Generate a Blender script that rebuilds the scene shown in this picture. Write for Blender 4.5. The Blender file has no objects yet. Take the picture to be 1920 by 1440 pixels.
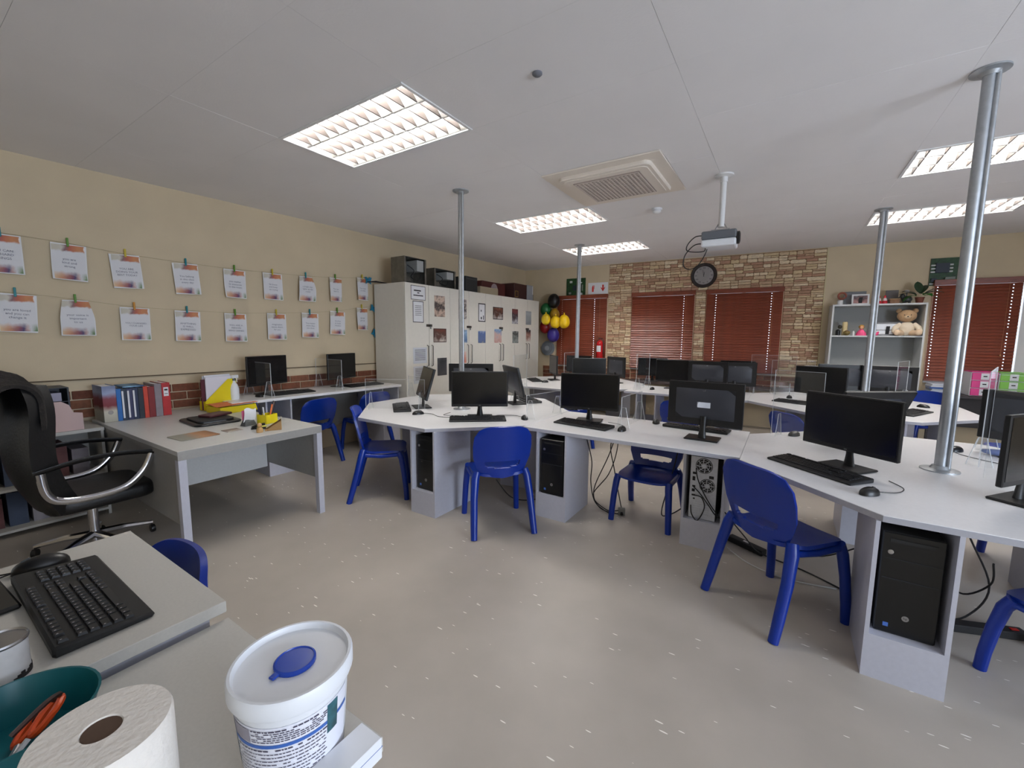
import bpy, bmesh, math, random
from mathutils import Vector, Matrix
random.seed(7)
PI = math.pi
SC = bpy.context.scene
COL = SC.collection
R = math.radians

# ------------------------------------------------------------------ camera, world, light, exposure
cam_d = bpy.data.cameras.new('camera')
cam = bpy.data.objects.new('camera', cam_d)
COL.objects.link(cam)
YAW, PITCH, ROLL = .5741, .1134, .0087
fwd = Vector((-math.sin(YAW) * math.cos(PITCH), math.cos(YAW) * math.cos(PITCH), -math.sin(PITCH)))
rt = Vector((math.cos(YAW), math.sin(YAW), 0))
up = rt.cross(fwd)
r2 = rt * math.cos(ROLL) + up * math.sin(ROLL)
u2 = -rt * math.sin(ROLL) + up * math.cos(ROLL)
mw = Matrix((r2, u2, -fwd)).transposed().to_4x4()
mw.translation = Vector((0, 0, 1.48))
cam.matrix_world = mw
cam_d.sensor_width = 36
cam_d.lens = 36 * 789.4 / 1920
cam_d.clip_start = .02
cam_d.clip_end = 200
SC.camera = cam

SC.view_settings.view_transform = 'Standard'
SC.view_settings.look = 'None'
SC.view_settings.gamma = 1
SC.view_settings.exposure = 0.4
SC.view_settings.use_curve_mapping = False

w = bpy.data.worlds.new('world')
SC.world = w
w.use_nodes = True
bg = w.node_tree.nodes['Background']
bg.inputs[0].default_value = (.78, .88, 1, 1)
bg.inputs[1].default_value = 2.2

TUBE_STRENGTH = 60.0
def area(name, loc, rot, sx, sy, power, color):
    l = bpy.data.lights.new(name, 'AREA')
    l.shape = 'RECTANGLE'; l.size = sx; l.size_y = sy; l.energy = power; l.color = color
    o = bpy.data.objects.new(name, l); COL.objects.link(o)
    o.location = loc; o.rotation_euler = rot
    return o
# daylight entering by the windows of the right wall, beside and behind the camera
area('daylight_right_window', (4.80, .3, 1.55), (0, R(94), 0), 1.3, 3.2, 170, (.72, .83, 1))

# ------------------------------------------------------------------ materials
def lin(c):
    return tuple(((x / 255) / 12.92 if x / 255 <= .04045 else ((x / 255 + .055) / 1.055) ** 2.4) for x in c)
MATS = {}
def mat(name, rgb, rough=.5, metal=0, var=0, vscale=20, bump=0, bscale=200, spec=.5, trans=0, coat=0, stretch=None):
    if name in MATS: return MATS[name]
    m = bpy.data.materials.new(name); m.use_nodes = True
    nt = m.node_tree; b = nt.nodes['Principled BSDF']
    c = lin(rgb)
    b.inputs['Base Color'].default_value = (*c, 1)
    b.inputs['Roughness'].default_value = rough
    b.inputs['Metallic'].default_value = metal
    b.inputs['Specular IOR Level'].default_value = spec
    b.inputs['Transmission Weight'].default_value = trans
    b.inputs['Coat Weight'].default_value = coat
    tc = nt.nodes.new('ShaderNodeTexCoord')
    src = tc.outputs['Object']
    if stretch:
        mp = nt.nodes.new('ShaderNodeMapping'); mp.inputs['Scale'].default_value = stretch
        nt.links.new(src, mp.inputs['Vector']); src = mp.outputs['Vector']
    if var:
        n = nt.nodes.new('ShaderNodeTexNoise'); n.inputs['Scale'].default_value = vscale; n.inputs['Detail'].default_value = 4
        r = nt.nodes.new('ShaderNodeValToRGB')
        r.color_ramp.elements[0].position = .3; r.color_ramp.elements[1].position = .7
        r.color_ramp.elements[0].color = (*[x * (1 - var) for x in c], 1)
        r.color_ramp.elements[1].color = (*[min(1, x * (1 + var)) for x in c], 1)
        nt.links.new(src, n.inputs['Vector']); nt.links.new(n.outputs['Fac'], r.inputs['Fac'])
        nt.links.new(r.outputs['Color'], b.inputs['Base Color'])
    if bump:
        n2 = nt.nodes.new('ShaderNodeTexNoise'); n2.inputs['Scale'].default_value = bscale
        bp = nt.nodes.new('ShaderNodeBump'); bp.inputs['Strength'].default_value = bump; bp.inputs['Distance'].default_value = .01
        nt.links.new(src, n2.inputs['Vector']); nt.links.new(n2.outputs['Fac'], bp.inputs['Height'])
        nt.links.new(bp.outputs['Normal'], b.inputs['Normal'])
    MATS[name] = m
    return m
def ramp_mat(name, stops, axis='Z', scale=1, noise=0, nscale=5, rough=.6, offset=0):
    """colour ramp along one object axis, broken up by noise (flat print, watercolour bands)"""
    if name in MATS: return MATS[name]
    m = bpy.data.materials.new(name); m.use_nodes = True
    nt = m.node_tree; b = nt.nodes['Principled BSDF']; b.inputs['Roughness'].default_value = rough
    tc = nt.nodes.new('ShaderNodeTexCoord'); sp = nt.nodes.new('ShaderNodeSeparateXYZ')
    nt.links.new(tc.outputs['Object'], sp.inputs[0])
    n = nt.nodes.new('ShaderNodeTexNoise'); n.inputs['Scale'].default_value = nscale; n.inputs['Detail'].default_value = 3
    nt.links.new(tc.outputs['Object'], n.inputs['Vector'])
    ma = nt.nodes.new('ShaderNodeMath'); ma.operation = 'MULTIPLY_ADD'
    ma.inputs[1].default_value = scale; ma.inputs[2].default_value = offset
    nt.links.new(sp.outputs[axis], ma.inputs[0])
    mb = nt.nodes.new('ShaderNodeMath'); mb.operation = 'MULTIPLY_ADD'
    mb.inputs[1].default_value = noise
    nt.links.new(n.outputs['Fac'], mb.inputs[0]); nt.links.new(ma.outputs[0], mb.inputs[2])
    r = nt.nodes.new('ShaderNodeValToRGB')
    while len(r.color_ramp.elements) < len(stops): r.color_ramp.elements.new(.5)
    for e, (p, c) in zip(r.color_ramp.elements, stops):
        e.position = p; e.color = (*lin(c), 1)
    nt.links.new(mb.outputs[0], r.inputs['Fac']); nt.links.new(r.outputs['Color'], b.inputs['Base Color'])
    MATS[name] = m
    return m
def clear_mat(name, tint=(1, 1, 1), ior=1.45, haze=0.0):
    if name in MATS: return MATS[name]
    m = bpy.data.materials.new(name); m.use_nodes = True
    nt = m.node_tree
    for n in list(nt.nodes): nt.nodes.remove(n)
    out = nt.nodes.new('ShaderNodeOutputMaterial'); tr = nt.nodes.new('ShaderNodeBsdfTransparent'); gl = nt.nodes.new('ShaderNodeBsdfGlossy')
    gl.inputs['Roughness'].default_value = .03
    tr.inputs['Color'].default_value = (*tint, 1)
    lw_ = nt.nodes.new('ShaderNodeLayerWeight'); lw_.inputs['Blend'].default_value = .5
    pw = nt.nodes.new('ShaderNodeMath'); pw.operation = 'POWER'; pw.inputs[1].default_value = 4; nt.links.new(lw_.outputs['Facing'], pw.inputs[0])
    fr = nt.nodes.new('ShaderNodeMath'); fr.operation = 'MULTIPLY_ADD'; fr.inputs[1].default_value = .14; fr.inputs[2].default_value = .03; nt.links.new(pw.outputs[0], fr.inputs[0])
    mx = nt.nodes.new('ShaderNodeMixShader')
    nt.links.new(fr.outputs[0], mx.inputs[0]); nt.links.new(tr.outputs[0], mx.inputs[1]); nt.links.new(gl.outputs[0], mx.inputs[2])
    last = mx
    if haze:
        df = nt.nodes.new('ShaderNodeBsdfDiffuse'); df.inputs['Color'].default_value = (.85, .87, .9, 1)
        m2 = nt.nodes.new('ShaderNodeMixShader'); m2.inputs[0].default_value = haze
        nt.links.new(mx.outputs[0], m2.inputs[1]); nt.links.new(df.outputs[0], m2.inputs[2]); last = m2
    nt.links.new(last.outputs[0], out.inputs[0])
    MATS[name] = m
    return m
def emit_mat(name, color, strength):
    m = bpy.data.materials.new(name); m.use_nodes = True
    b = m.node_tree.nodes['Principled BSDF']
    b.inputs['Base Color'].default_value = (.9, .9, .9, 1)
    b.inputs['Emission Color'].default_value = (*color, 1); b.inputs['Emission Strength'].default_value = strength
    MATS[name] = m
    return m

WALL = mat('cream_wall_paint', (207, 190, 160), .75, var=.04, vscale=3, bump=.08, bscale=120)
TRIMC = mat('cream_trim_paint', (205, 192, 152), .6)
CEIL = mat('ceiling_board_paint', (236, 233, 233), .9, var=.02, vscale=2, bump=.05, bscale=90)
DESK = mat('grey_white_laminate', (232, 231, 232), .32, var=.02, vscale=60)
DESKE = mat('grey_edge_banding', (170, 170, 178), .5, var=.03, vscale=80)
PEDM = mat('pedestal_board', (186, 186, 196), .45, var=.03, vscale=50)
TEACH = mat('teacher_desk_laminate', (200, 200, 198), .35, var=.03, vscale=60)
TEACHD = mat('grey_desk_board', (150, 148, 144), .5, var=.04, vscale=60)
NEARD = mat('speckled_grey_laminate', (196, 193, 186), .5, var=.03, vscale=150)
BLUE = mat('blue_moulded_plastic', (0, 42, 138), .30, bump=.05, bscale=400)
BLACKP = mat('black_plastic', (13, 13, 15), .38)
BLACKM = mat('matt_black_plastic', (20, 20, 22), .6, bump=.05, bscale=600)
SCREEN = mat('dark_screen_glass', (6, 6, 8), .22)
REARM = mat('charcoal_rear_shell', (42, 44, 52), .5)
KEYM = mat('key_cap_black', (28, 28, 31), .45)
STEEL = mat('galvanised_steel', (176, 180, 184), .42, .75, var=.08, vscale=30)
CHROME = mat('chrome', (200, 200, 205), .12, 1)
ALU = mat('brushed_aluminium', (175, 175, 178), .3, 1)
CAB = mat('cabinet_white_board', (222, 218, 208), .45, var=.02, vscale=20)
WHITE = mat('white_paint', (225, 225, 225), .5)
WPLAST = mat('white_plastic', (226, 228, 232), .4)
PAPER = mat('white_paper', (225, 225, 228), .8)
WOOD = mat('red_brown_blind_wood', (124, 58, 36), .35, var=.25, vscale=9, stretch=(1, 6, 6))
BRICK = [mat('brick_a', (122, 72, 50), .85, var=.2, vscale=30, bump=.3), mat('brick_b', (105, 60, 44), .85, var=.2, vscale=30, bump=.3), mat('brick_c', (134, 86, 62), .85, var=.2, vscale=30, bump=.3)]
MORTAR = mat('mortar', (120, 105, 90), .9)
LEATHER = mat('black_leather', (12, 11, 12), .42, bump=.15, bscale=60)
CABLE = mat('black_cable', (15, 15, 17), .5)
ACRYL = clear_mat('clear_acrylic', (.98, .985, .985), 1.42, .012)
ACRYLE = clear_mat('acrylic_edge', (.95, .97, .98), 1.42, .55)  # whitish haze in the edges stands in for the light they catch
GLASS = clear_mat('window_glass', (.96, .98, 1), 1.45)
GREYM = mat('mid_grey_metal', (105, 108, 110), .45, .6)
STONES = [mat('stone_%s' % n, c, .85, var=.22, vscale=28, bump=.35, bscale=70, stretch=(1, 1, 2.5)) for n, c in
          (('tan', (190, 160, 130)), ('sand', (202, 178, 146)), ('pale', (220, 202, 172)), ('brown', (170, 134, 108)), ('rust', (180, 140, 116)), ('straw', (206, 184, 146)))]
GAPM = mat('stone_joint', (142, 112, 84), .9, var=.2, vscale=20)

# ------------------------------------------------------------------ mesh builder
class MB:
    def __init__(s): s.v = []; s.f = []
    def add(s, vs, fs, M=None):
        n = len(s.v)
        s.v += [tuple(M @ Vector(v)) if M else tuple(v) for v in vs]
        s.f += [tuple(i + n for i in f) for f in fs]
        return s
    def box(s, x0, x1, y0, y1, z0, z1, M=None):
        v = [(x, y, z) for z in (z0, z1) for y in (y0, y1) for x in (x0, x1)]
        return s.add(v, [(0, 2, 3, 1), (4, 5, 7, 6), (0, 1, 5, 4), (2, 6, 7, 3), (0, 4, 6, 2), (1, 3, 7, 5)], M)
    def cb(s, c, d, rz=0, M=None):
        T = Matrix.Translation(c) @ Matrix.Rotation(rz, 4, 'Z')
        if M: T = M @ T
        return s.box(-d[0] / 2, d[0] / 2, -d[1] / 2, d[1] / 2, -d[2] / 2, d[2] / 2, T)
    def prism(s, poly, z0, z1, M=None):
        n = len(poly)
        v = [(x, y, z0) for x, y in poly] + [(x, y, z1) for x, y in poly]
        return s.add(v, [tuple(range(n))[::-1], tuple(range(n, 2 * n))] + [(i, (i + 1) % n, n + (i + 1) % n, n + i) for i in range(n)], M)
    def lathe(s, prof, n=20, M=None, c=(0, 0, 0)):
        v = []; f = []
        for r, z in prof:
            for k in range(n):
                a = 2 * PI * k / n; v.append((c[0] + r * math.cos(a), c[1] + r * math.sin(a), c[2] + z))
        for i in range(len(prof) - 1):
            for k in range(n):
                k2 = (k + 1) % n
                f.append((i * n + k, i * n + k2, (i + 1) * n + k2, (i + 1) * n + k))
        if prof[0][0] > 1e-6: f.append(tuple(range(n))[::-1])
        if prof[-1][0] > 1e-6: f.append(tuple((len(prof) - 1) * n + k for k in range(n)))
        return s.add(v, f, M)
    def cyl(s, c, r, h, n=20, M=None, r1=None):
        return s.lathe([(r, 0), (r if r1 is None else r1, h)], n, M, c)
    def ell(s, c, rx, ry, rz, n=14, M=None):
        v = []; f = []; m = max(6, n // 2 + 1)
        for i in range(m + 1):
            t = PI * i / m
            for k in range(n):
                a = 2 * PI * k / n
                v.append((c[0] + rx * math.sin(t) * math.cos(a), c[1] + ry * math.sin(t) * math.sin(a), c[2] - rz * math.cos(t)))
        for i in range(m):
            for k in range(n):
                f.append((i * n + k, i * n + (k + 1) % n, (i + 1) * n + (k + 1) % n, (i + 1) * n + k))
        return s.add(v, f, M)
    def tube(s, pts, r, n=7, closed=False, M=None, flat=1):
        pts = [Vector(p) for p in pts]; L = len(pts); v = []; f = []
        rr = r if isinstance(r, (list, tuple)) else [r] * L
        nrm = None
        for i, p in enumerate(pts):
            if closed: t = (pts[(i + 1) % L] - pts[i - 1])
            else: t = pts[min(i + 1, L - 1)] - pts[max(i - 1, 0)]
            t.normalize()
            if nrm is None:
                nrm = t.orthogonal() if abs(t.z) < .9 else Vector((1, 0, 0)) - t * t.x
            nrm = nrm - t * nrm.dot(t)
            nrm.normalize(); b = t.cross(nrm)
            for k in range(n):
                a = 2 * PI * k / n
                v.append(tuple(p + nrm * rr[i] * math.cos(a) + b * rr[i] * flat * math.sin(a)))
        for i in range(L if closed else L - 1):
            j = (i + 1) % L
            for k in range(n):
                f.append((i * n + k, i * n + (k + 1) % n, j * n + (k + 1) % n, j * n + k))
        if not closed: f += [tuple(range(n))[::-1], tuple((L - 1) * n + k for k in range(n))]
        return s.add(v, f, M)
    def grid(s, fn, nu, nv, skip=None, thick=0.0, M=None):
        """fn(u,v)->point; solid sheet with optional skipped cells"""
        P = [[Vector(fn(i / nu, j / nv)) for i in range(nu + 1)] for j in range(nv + 1)]
        N = [[None] * (nu + 1) for _ in range(nv + 1)]
        for j in range(nv + 1):
            for i in range(nu + 1):
                a = P[j][min(i + 1, nu)] - P[j][max(i - 1, 0)]; b = P[min(j + 1, nv)][i] - P[max(j - 1, 0)][i]
                n = a.cross(b); n = n.normalized() if n.length > 1e-9 else Vector((0, 0, 1)); N[j][i] = n
        W = nu + 1; T = W * (nv + 1)
        v = [tuple(P[j][i]) for j in range(nv + 1) for i in range(W)]
        cells = {(i, j) for j in range(nv) for i in range(nu) if not (skip and skip((i + .5) / nu, (j + .5) / nv))}
        f = [(j * W + i, j * W + i + 1, (j + 1) * W + i + 1, (j + 1) * W + i) for i, j in cells]
        if thick:
            v += [tuple(P[j][i] - N[j][i] * thick) for j in range(nv + 1) for i in range(W)]
            f += [tuple(T + q for q in (j * W + i, (j + 1) * W + i, (j + 1) * W + i + 1, j * W + i + 1)) for i, j in cells]
            for i, j in cells:
                for (di, dj), (a, b) in (((0, -1), ((i, j), (i + 1, j))), ((1, 0), ((i + 1, j), (i + 1, j + 1))), ((0, 1), ((i + 1, j + 1), (i, j + 1))), ((-1, 0), ((i, j + 1), (i, j)))):
                    if (i + di, j + dj) not in cells:
                        A = a[1] * W + a[0]; B = b[1] * W + b[0]
                        f.append((B, A, A + T, B + T))
        return s.add(v, f, M)
    def build(s, name, m, parent=None, loc=(0, 0, 0), rz=0, smooth=False, bevel=0, rot=None, seg=1):
        me = bpy.data.meshes.new(name)
        me.from_pydata(s.v, [], s.f)
        if bevel or smooth:
            b = bmesh.new(); b.from_mesh(me)
            bmesh.ops.remove_doubles(b, verts=b.verts, dist=1e-6)
            if bevel:
                es = [e for e in b.edges if len(e.link_faces) == 2 and e.calc_face_angle(0) > .6]
                bmesh.ops.bevel(b, geom=es, offset=bevel, segments=seg, affect='EDGES', profile=.5, clamp_overlap=True)
            bmesh.ops.recalc_face_normals(b, faces=b.faces)
            b.to_mesh(me); b.free()
        me.materials.append(m)
        if smooth:
            me.shade_smooth(); me.set_sharp_from_angle(angle=R(42))
        o = bpy.data.objects.new(name, me); COL.objects.link(o)
        if parent: o.parent = parent
        o.location = loc; o.rotation_euler = rot if rot else (0, 0, rz)
        return o

def tag(o, label=None, cat=None, group=None, kind=None):
    if label: o['label'] = label
    if cat: o['category'] = cat
    if group: o['group'] = group
    if kind: o['kind'] = kind
    return o
def thing(name, label, cat, loc=(0, 0, 0), rz=0, group=None, rot=None):
    o = bpy.data.objects.new(name, None); COL.objects.link(o)
    o.empty_display_size = .05
    o.location = loc; o.rotation_euler = rot if rot else (0, 0, rz)
    return tag(o, label, cat, group)
def dup(root, loc, rz=0, label=None, group=None, rot=None):
    r = root.copy(); COL.objects.link(r); r.location = loc; r.rotation_euler = rot if rot else (0, 0, rz)
    if label: r['label'] = label
    if group: r['group'] = group
    for ch in list(root.children):
        c = ch.copy(); COL.objects.link(c); c.parent = r
        for g in list(ch.children):
            d = g.copy(); COL.objects.link(d); d.parent = c
    return r
def link_copy(o, name, parent, loc, rz=0, rot=None, scale=None, m=None):
    c = bpy.data.objects.new(name, o.data); COL.objects.link(c); c.parent = parent
    c.location = loc; c.rotation_euler = rot if rot else (0, 0, rz)
    if scale: c.scale = scale
    if m:
        c.material_slots[0].link = 'OBJECT'; c.material_slots[0].material = m
    return c
def text(name, body, size, m, parent, loc, rot, ext=.0004, align='CENTER', space=1.0):
    cu = bpy.data.curves.new(name, 'FONT'); cu.body = body; cu.size = size; cu.extrude = ext
    cu.align_x = align; cu.align_y = 'CENTER'; cu.resolution_u = 2; cu.space_line = space
    t = bpy.data.objects.new(name + '_tmp', cu); COL.objects.link(t)
    bpy.context.view_layer.update()
    me = bpy.data.meshes.new_from_object(t.evaluated_get(bpy.context.evaluated_depsgraph_get()))
    bpy.data.objects.remove(t)
    me.name = name; me.materials.clear(); me.materials.append(m)
    o = bpy.data.objects.new(name, me); COL.objects.link(o); o.parent = parent; o.location = loc; o.rotation_euler = rot
    return o
def catmull(pts, k=6):
    P = [Vector(p) for p in pts]; out = []
    for i in range(len(P) - 1):
        a = P[max(i - 1, 0)]; b = P[i]; c = P[i + 1]; d = P[min(i + 2, len(P) - 1)]
        for q in range(k):
            t = q / k
            out.append(.5 * ((2 * b) + (c - a) * t + (2 * a - 5 * b + 4 * c - d) * t * t + (3 * b - a - 3 * c + d) * t ** 3))
    out.append(P[-1])
    return out

# ------------------------------------------------------------------ room frame
ZC = 2.86
TH = .0552                                  # far wall direction
FWX, FWY = -4.75, 7.85
def FW(s, z, off=0.0):                      # s along the far wall, off towards the room
    return (FWX + s * math.cos(TH) + off * math.sin(TH), FWY + s * math.sin(TH) - off * math.cos(TH), z)
LA = math.atan2(7.13, .38)                  # left wall direction
LD = (math.cos(LA), math.sin(LA))
def LW(t, z, off=0.0):
    return (-5.13 + t * LD[0] + off * LD[1], .72 + t * LD[1] - off * LD[0], z)
LRZ = LA                                    # local x along the wall, local -y to the room

# ------------------------------------------------------------------ floor
def floor_material():
    m = bpy.data.materials.new('vinyl_floor_with_flecks'); m.use_nodes = True
    nt = m.node_tree; b = nt.nodes['Principled BSDF']
    tc = nt.nodes.new('ShaderNodeTexCoord')
    n = nt.nodes.new('ShaderNodeTexNoise'); n.inputs['Scale'].default_value = 2.2; n.inputs['Detail'].default_value = 6
    nt.links.new(tc.outputs['Object'], n.inputs['Vector'])
    r = nt.nodes.new('ShaderNodeValToRGB')
    r.color_ramp.elements[0].position = .3; r.color_ramp.elements[0].color = (*lin((168, 160, 149)), 1)
    r.color_ramp.elements[1].position = .7; r.color_ramp.elements[1].color = (*lin((182, 173, 162)), 1)
    nt.links.new(n.outputs['Fac'], r.inputs['Fac'])
    last = r.outputs['Color']
    # thin pale chips in a few directions: stretched voronoi cells, thresholded
    for ang, seed, sc in ((.4, 0, 3.0), (1.5, 7, 3.4), (2.4, 13, 2.8), (.9, 23, 5.0)):
        mp = nt.nodes.new('ShaderNodeMapping'); mp.inputs['Rotation'].default_value = (0, 0, ang); mp.inputs['Location'].default_value = (seed, seed * .7, 0)
        mp.inputs['Scale'].default_value = (1, 5.5, 1)
        v = nt.nodes.new('ShaderNodeTexVoronoi'); v.inputs['Scale'].default_value = sc; v.inputs['Randomness'].default_value = 1
        nt.links.new(tc.outputs['Object'], mp.inputs['Vector']); nt.links.new(mp.outputs['Vector'], v.inputs['Vector'])
        lt = nt.nodes.new('ShaderNodeMath'); lt.operation = 'LESS_THAN'; lt.inputs[1].default_value = .046
        nt.links.new(v.outputs['Distance'], lt.inputs[0])
        mx = nt.nodes.new('ShaderNodeMixRGB'); mx.inputs['Color2'].default_value = (*lin((244, 240, 232)), 1)
        nt.links.new(lt.outputs[0], mx.inputs['Fac']); nt.links.new(last, mx.inputs['Color1']); last = mx.outputs['Color']
    nt.links.new(last, b.inputs['Base Color'])
    b.inputs['Roughness'].default_value = .3
    b.inputs['Specular IOR Level'].default_value = .45
    n2 = nt.nodes.new('ShaderNodeTexNoise'); n2.inputs['Scale'].default_value = 7
    rr = nt.nodes.new('ShaderNodeMapRange'); rr.inputs['To Min'].default_value = .33; rr.inputs['To Max'].default_value = .45
    nt.links.new(tc.outputs['Object'], n2.inputs['Vector']); nt.links.new(n2.outputs['Fac'], rr.inputs['Value']); nt.links.new(rr.outputs[0], b.inputs['Roughness'])
    return m
tag(MB().box(-5.6, 5.2, -2.9, 8.9, -.1, 0).build('floor', floor_material()), kind='structure')

# ------------------------------------------------------------------ walls
tag(MB().box(-2.6, 8.6, 0, .15, 0, ZC + .22).build('wall_left', WALL, loc=LW(0, 0), rz=LRZ), kind='structure')
wl = bpy.data.objects['wall_left']
ZW = ZC + .22
tag(MB().box(-5.6, 5.2, -2.65, -2.5, 0, ZW).build('wall_back', WALL), kind='structure')
tag(MB().box(4.9, 5.05, -2.6, -1.4, 0, ZW).box(4.9, 5.05, 2.0, 8.9, 0, ZW).box(4.9, 5.05, -1.4, 2.0, 0, .85).box(4.9, 5.05, -1.4, 2.0, 2.25, ZW).build('wall_right', WALL), kind='structure')
wb = MB()
for q in ((-1.4, 2.0, .85, .9), (-1.4, 2.0, 2.2, 2.25), (-1.4, -1.35, .9, 2.2), (1.95, 2.0, .9, 2.2), (.27, .33, .9, 2.2)): wb.box(4.94, 5.02, q[0], q[1], q[2], q[3])
wb = tag(wb.build('window_5', WHITE), kind='structure')
MB().box(4.98, 4.985, -1.35, 1.95, .9, 2.2).build('pane', GLASS, wb)

WIN = [(.77, 1.79), (2.28, 3.36), (3.555, 4.665), (6.43, 7.75)]
ZB, ZT = .90, 2.27
fw = MB().box(-.4, 10, 0, .2, 0, ZB).box(-.4, 10, 0, .2, ZT, ZW)
xs = [-.4] + [q for p in WIN for q in p] + [10]
for i in range(0, len(xs), 2): fw.box(xs[i], xs[i + 1], 0, .2, ZB, ZT)
wfar = tag(fw.build('wall_far', WALL, loc=FW(0, 0), rz=TH), kind='structure')
for i, (a, b) in enumerate(WIN):
    mf = MB()
    mf.box(a, b, .10, .16, ZB, ZB + .05).box(a, b, .10, .16, ZT - .05, ZT).box(a, a + .05, .10, .16, ZB, ZT).box(b - .05, b, .10, .16, ZB, ZT)
    mid = (a + b) / 2 if i < 3 else 7.3
    mf.box(mid - .025, mid + .025, .10, .16, ZB, ZT)
    wn = tag(mf.build('window_%d' % (i + 1), WHITE, loc=FW(0, 0), rz=TH), kind='structure')
    MB().box(a + .05, mid - .025, .125, .13, ZB + .05, ZT - .05).build('pane', GLASS, wn)
    MB().box(mid + .025, b - .05, .125, .13, ZB + .05, ZT - .05).build('pane', GLASS, wn)
    MB().box(a, b, -.02, .10, ZB - .025, ZB).build('window_sill', WHITE, wn)
    if i == 3:
        MB().box(7.14, 7.30, .04, .09, 1.60, 1.625).box(7.28, 7.30, .05, .11, 1.56, 1.66).build('stay_handle', GREYM, wn)

# ceiling: slab with one board per grid cell, joints open between them
CX = [-5.7, -4.38, -3.12, -1.87, -.565, .71, 1.93, 3.2, 4.45, 5.2]
CY = [-2.7, -2.08, -1.45, -.80, -.16, .48, 1.115, 1.745, 2.375, 3.02, 3.67, 4.36, 4.985, 5.6, 6.21, 6.86, 7.48, 8.1, 8.9]
LIGHTS = [(-3.12, 1.745, -1.87, 2.375), (-3.12, 4.36, -1.87, 4.985), (-3.12, 6.21, -1.87, 6.86), (.71, 4.36, 1.93, 4.985), (.71, 6.21, 1.93, 6.86)]
AC = (-1.88, 3.34, -.885, 4.31)
ceil = tag(MB().box(-5.7, 5.2, -2.7, 8.9, ZC + .16, ZC + .22).build('ceiling', CEIL), kind='structure')
for i in range(len(CX) - 1):
    for j in range(len(CY) - 1):
        x0, x1, y0, y1 = CX[i] + .0006, CX[i + 1] - .0006, CY[j] + .0006, CY[j + 1] - .0006
        if any(abs(l[0] - CX[i]) < .01 and abs(l[1] - CY[j]) < .01 for l in LIGHTS): continue
        dz = random.uniform(0, .0015)
        q = MB()
        if x0 < AC[2] - .05 and x1 > AC[0] + .05 and y0 < AC[3] - .05 and y1 > AC[1] + .05:   # cut round the air conditioner
            ax0, ax1, ay0, ay1 = AC[0] + .06, AC[2] - .06, AC[1] + .06, AC[3] - .06
            cx0, cx1 = max(x0, ax0), min(x1, ax1); cy0, cy1 = max(y0, ay0), min(y1, ay1)
            for bx in ((x0, x1, y0, cy0), (x0, x1, cy1, y1), (x0, cx0, cy0, cy1), (cx1, x1, cy0, cy1)):
                if bx[1] - bx[0] > .01 and bx[3] - bx[2] > .01: q.box(bx[0], bx[1], bx[2], bx[3], ZC + dz, ZC + .012)
            if not q.v: continue
        else: q.box(x0, x1, y0, y1, ZC + dz, ZC + .012)
        q.build('ceiling_board', CEIL, ceil)
tag(MB().box(-2.4, 3.32, -.015, 0, 1.068, 1.078).build('trim_1', mat('dark_trim', (96, 78, 56), .7), loc=LW(0, 0), rz=LRZ), kind='structure')
# bricks below the paint line of the left wall and under the far windows
def bricks(parent, x0, x1, z0, rows, bl=.222, bh=.072, j=.01, proud=.012):
    base = [MB().box(0, bl, -proud - k * .002, 0, 0, bh).build('brick', BRICK[k], parent, bevel=.003) for k in range(3)]
    used = set()
    for r_ in range(rows):
        x = x0 - (bl / 2 if r_ % 2 else 0)
        while x < x1 - .02:
            a = max(x, x0); b = min(x + bl, x1)
            if b - a > .03:
                k = random.randrange(3)
                if k not in used: o = base[k]; used.add(k)
                else: o = link_copy(base[k], 'brick', parent, (0, 0, 0))
                o.location = (a, 0, z0 + r_ * (bh + j)); o.scale = ((b - a) / bl, 1, 1)
            x += bl + j
bricks(wl, 0, 3.34, .74, 3)
for a, b in ((.45, 2.28), (2.30, 3.55), (3.56, 5.2)): bricks(wfar, a, b, .63, 3)

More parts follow.
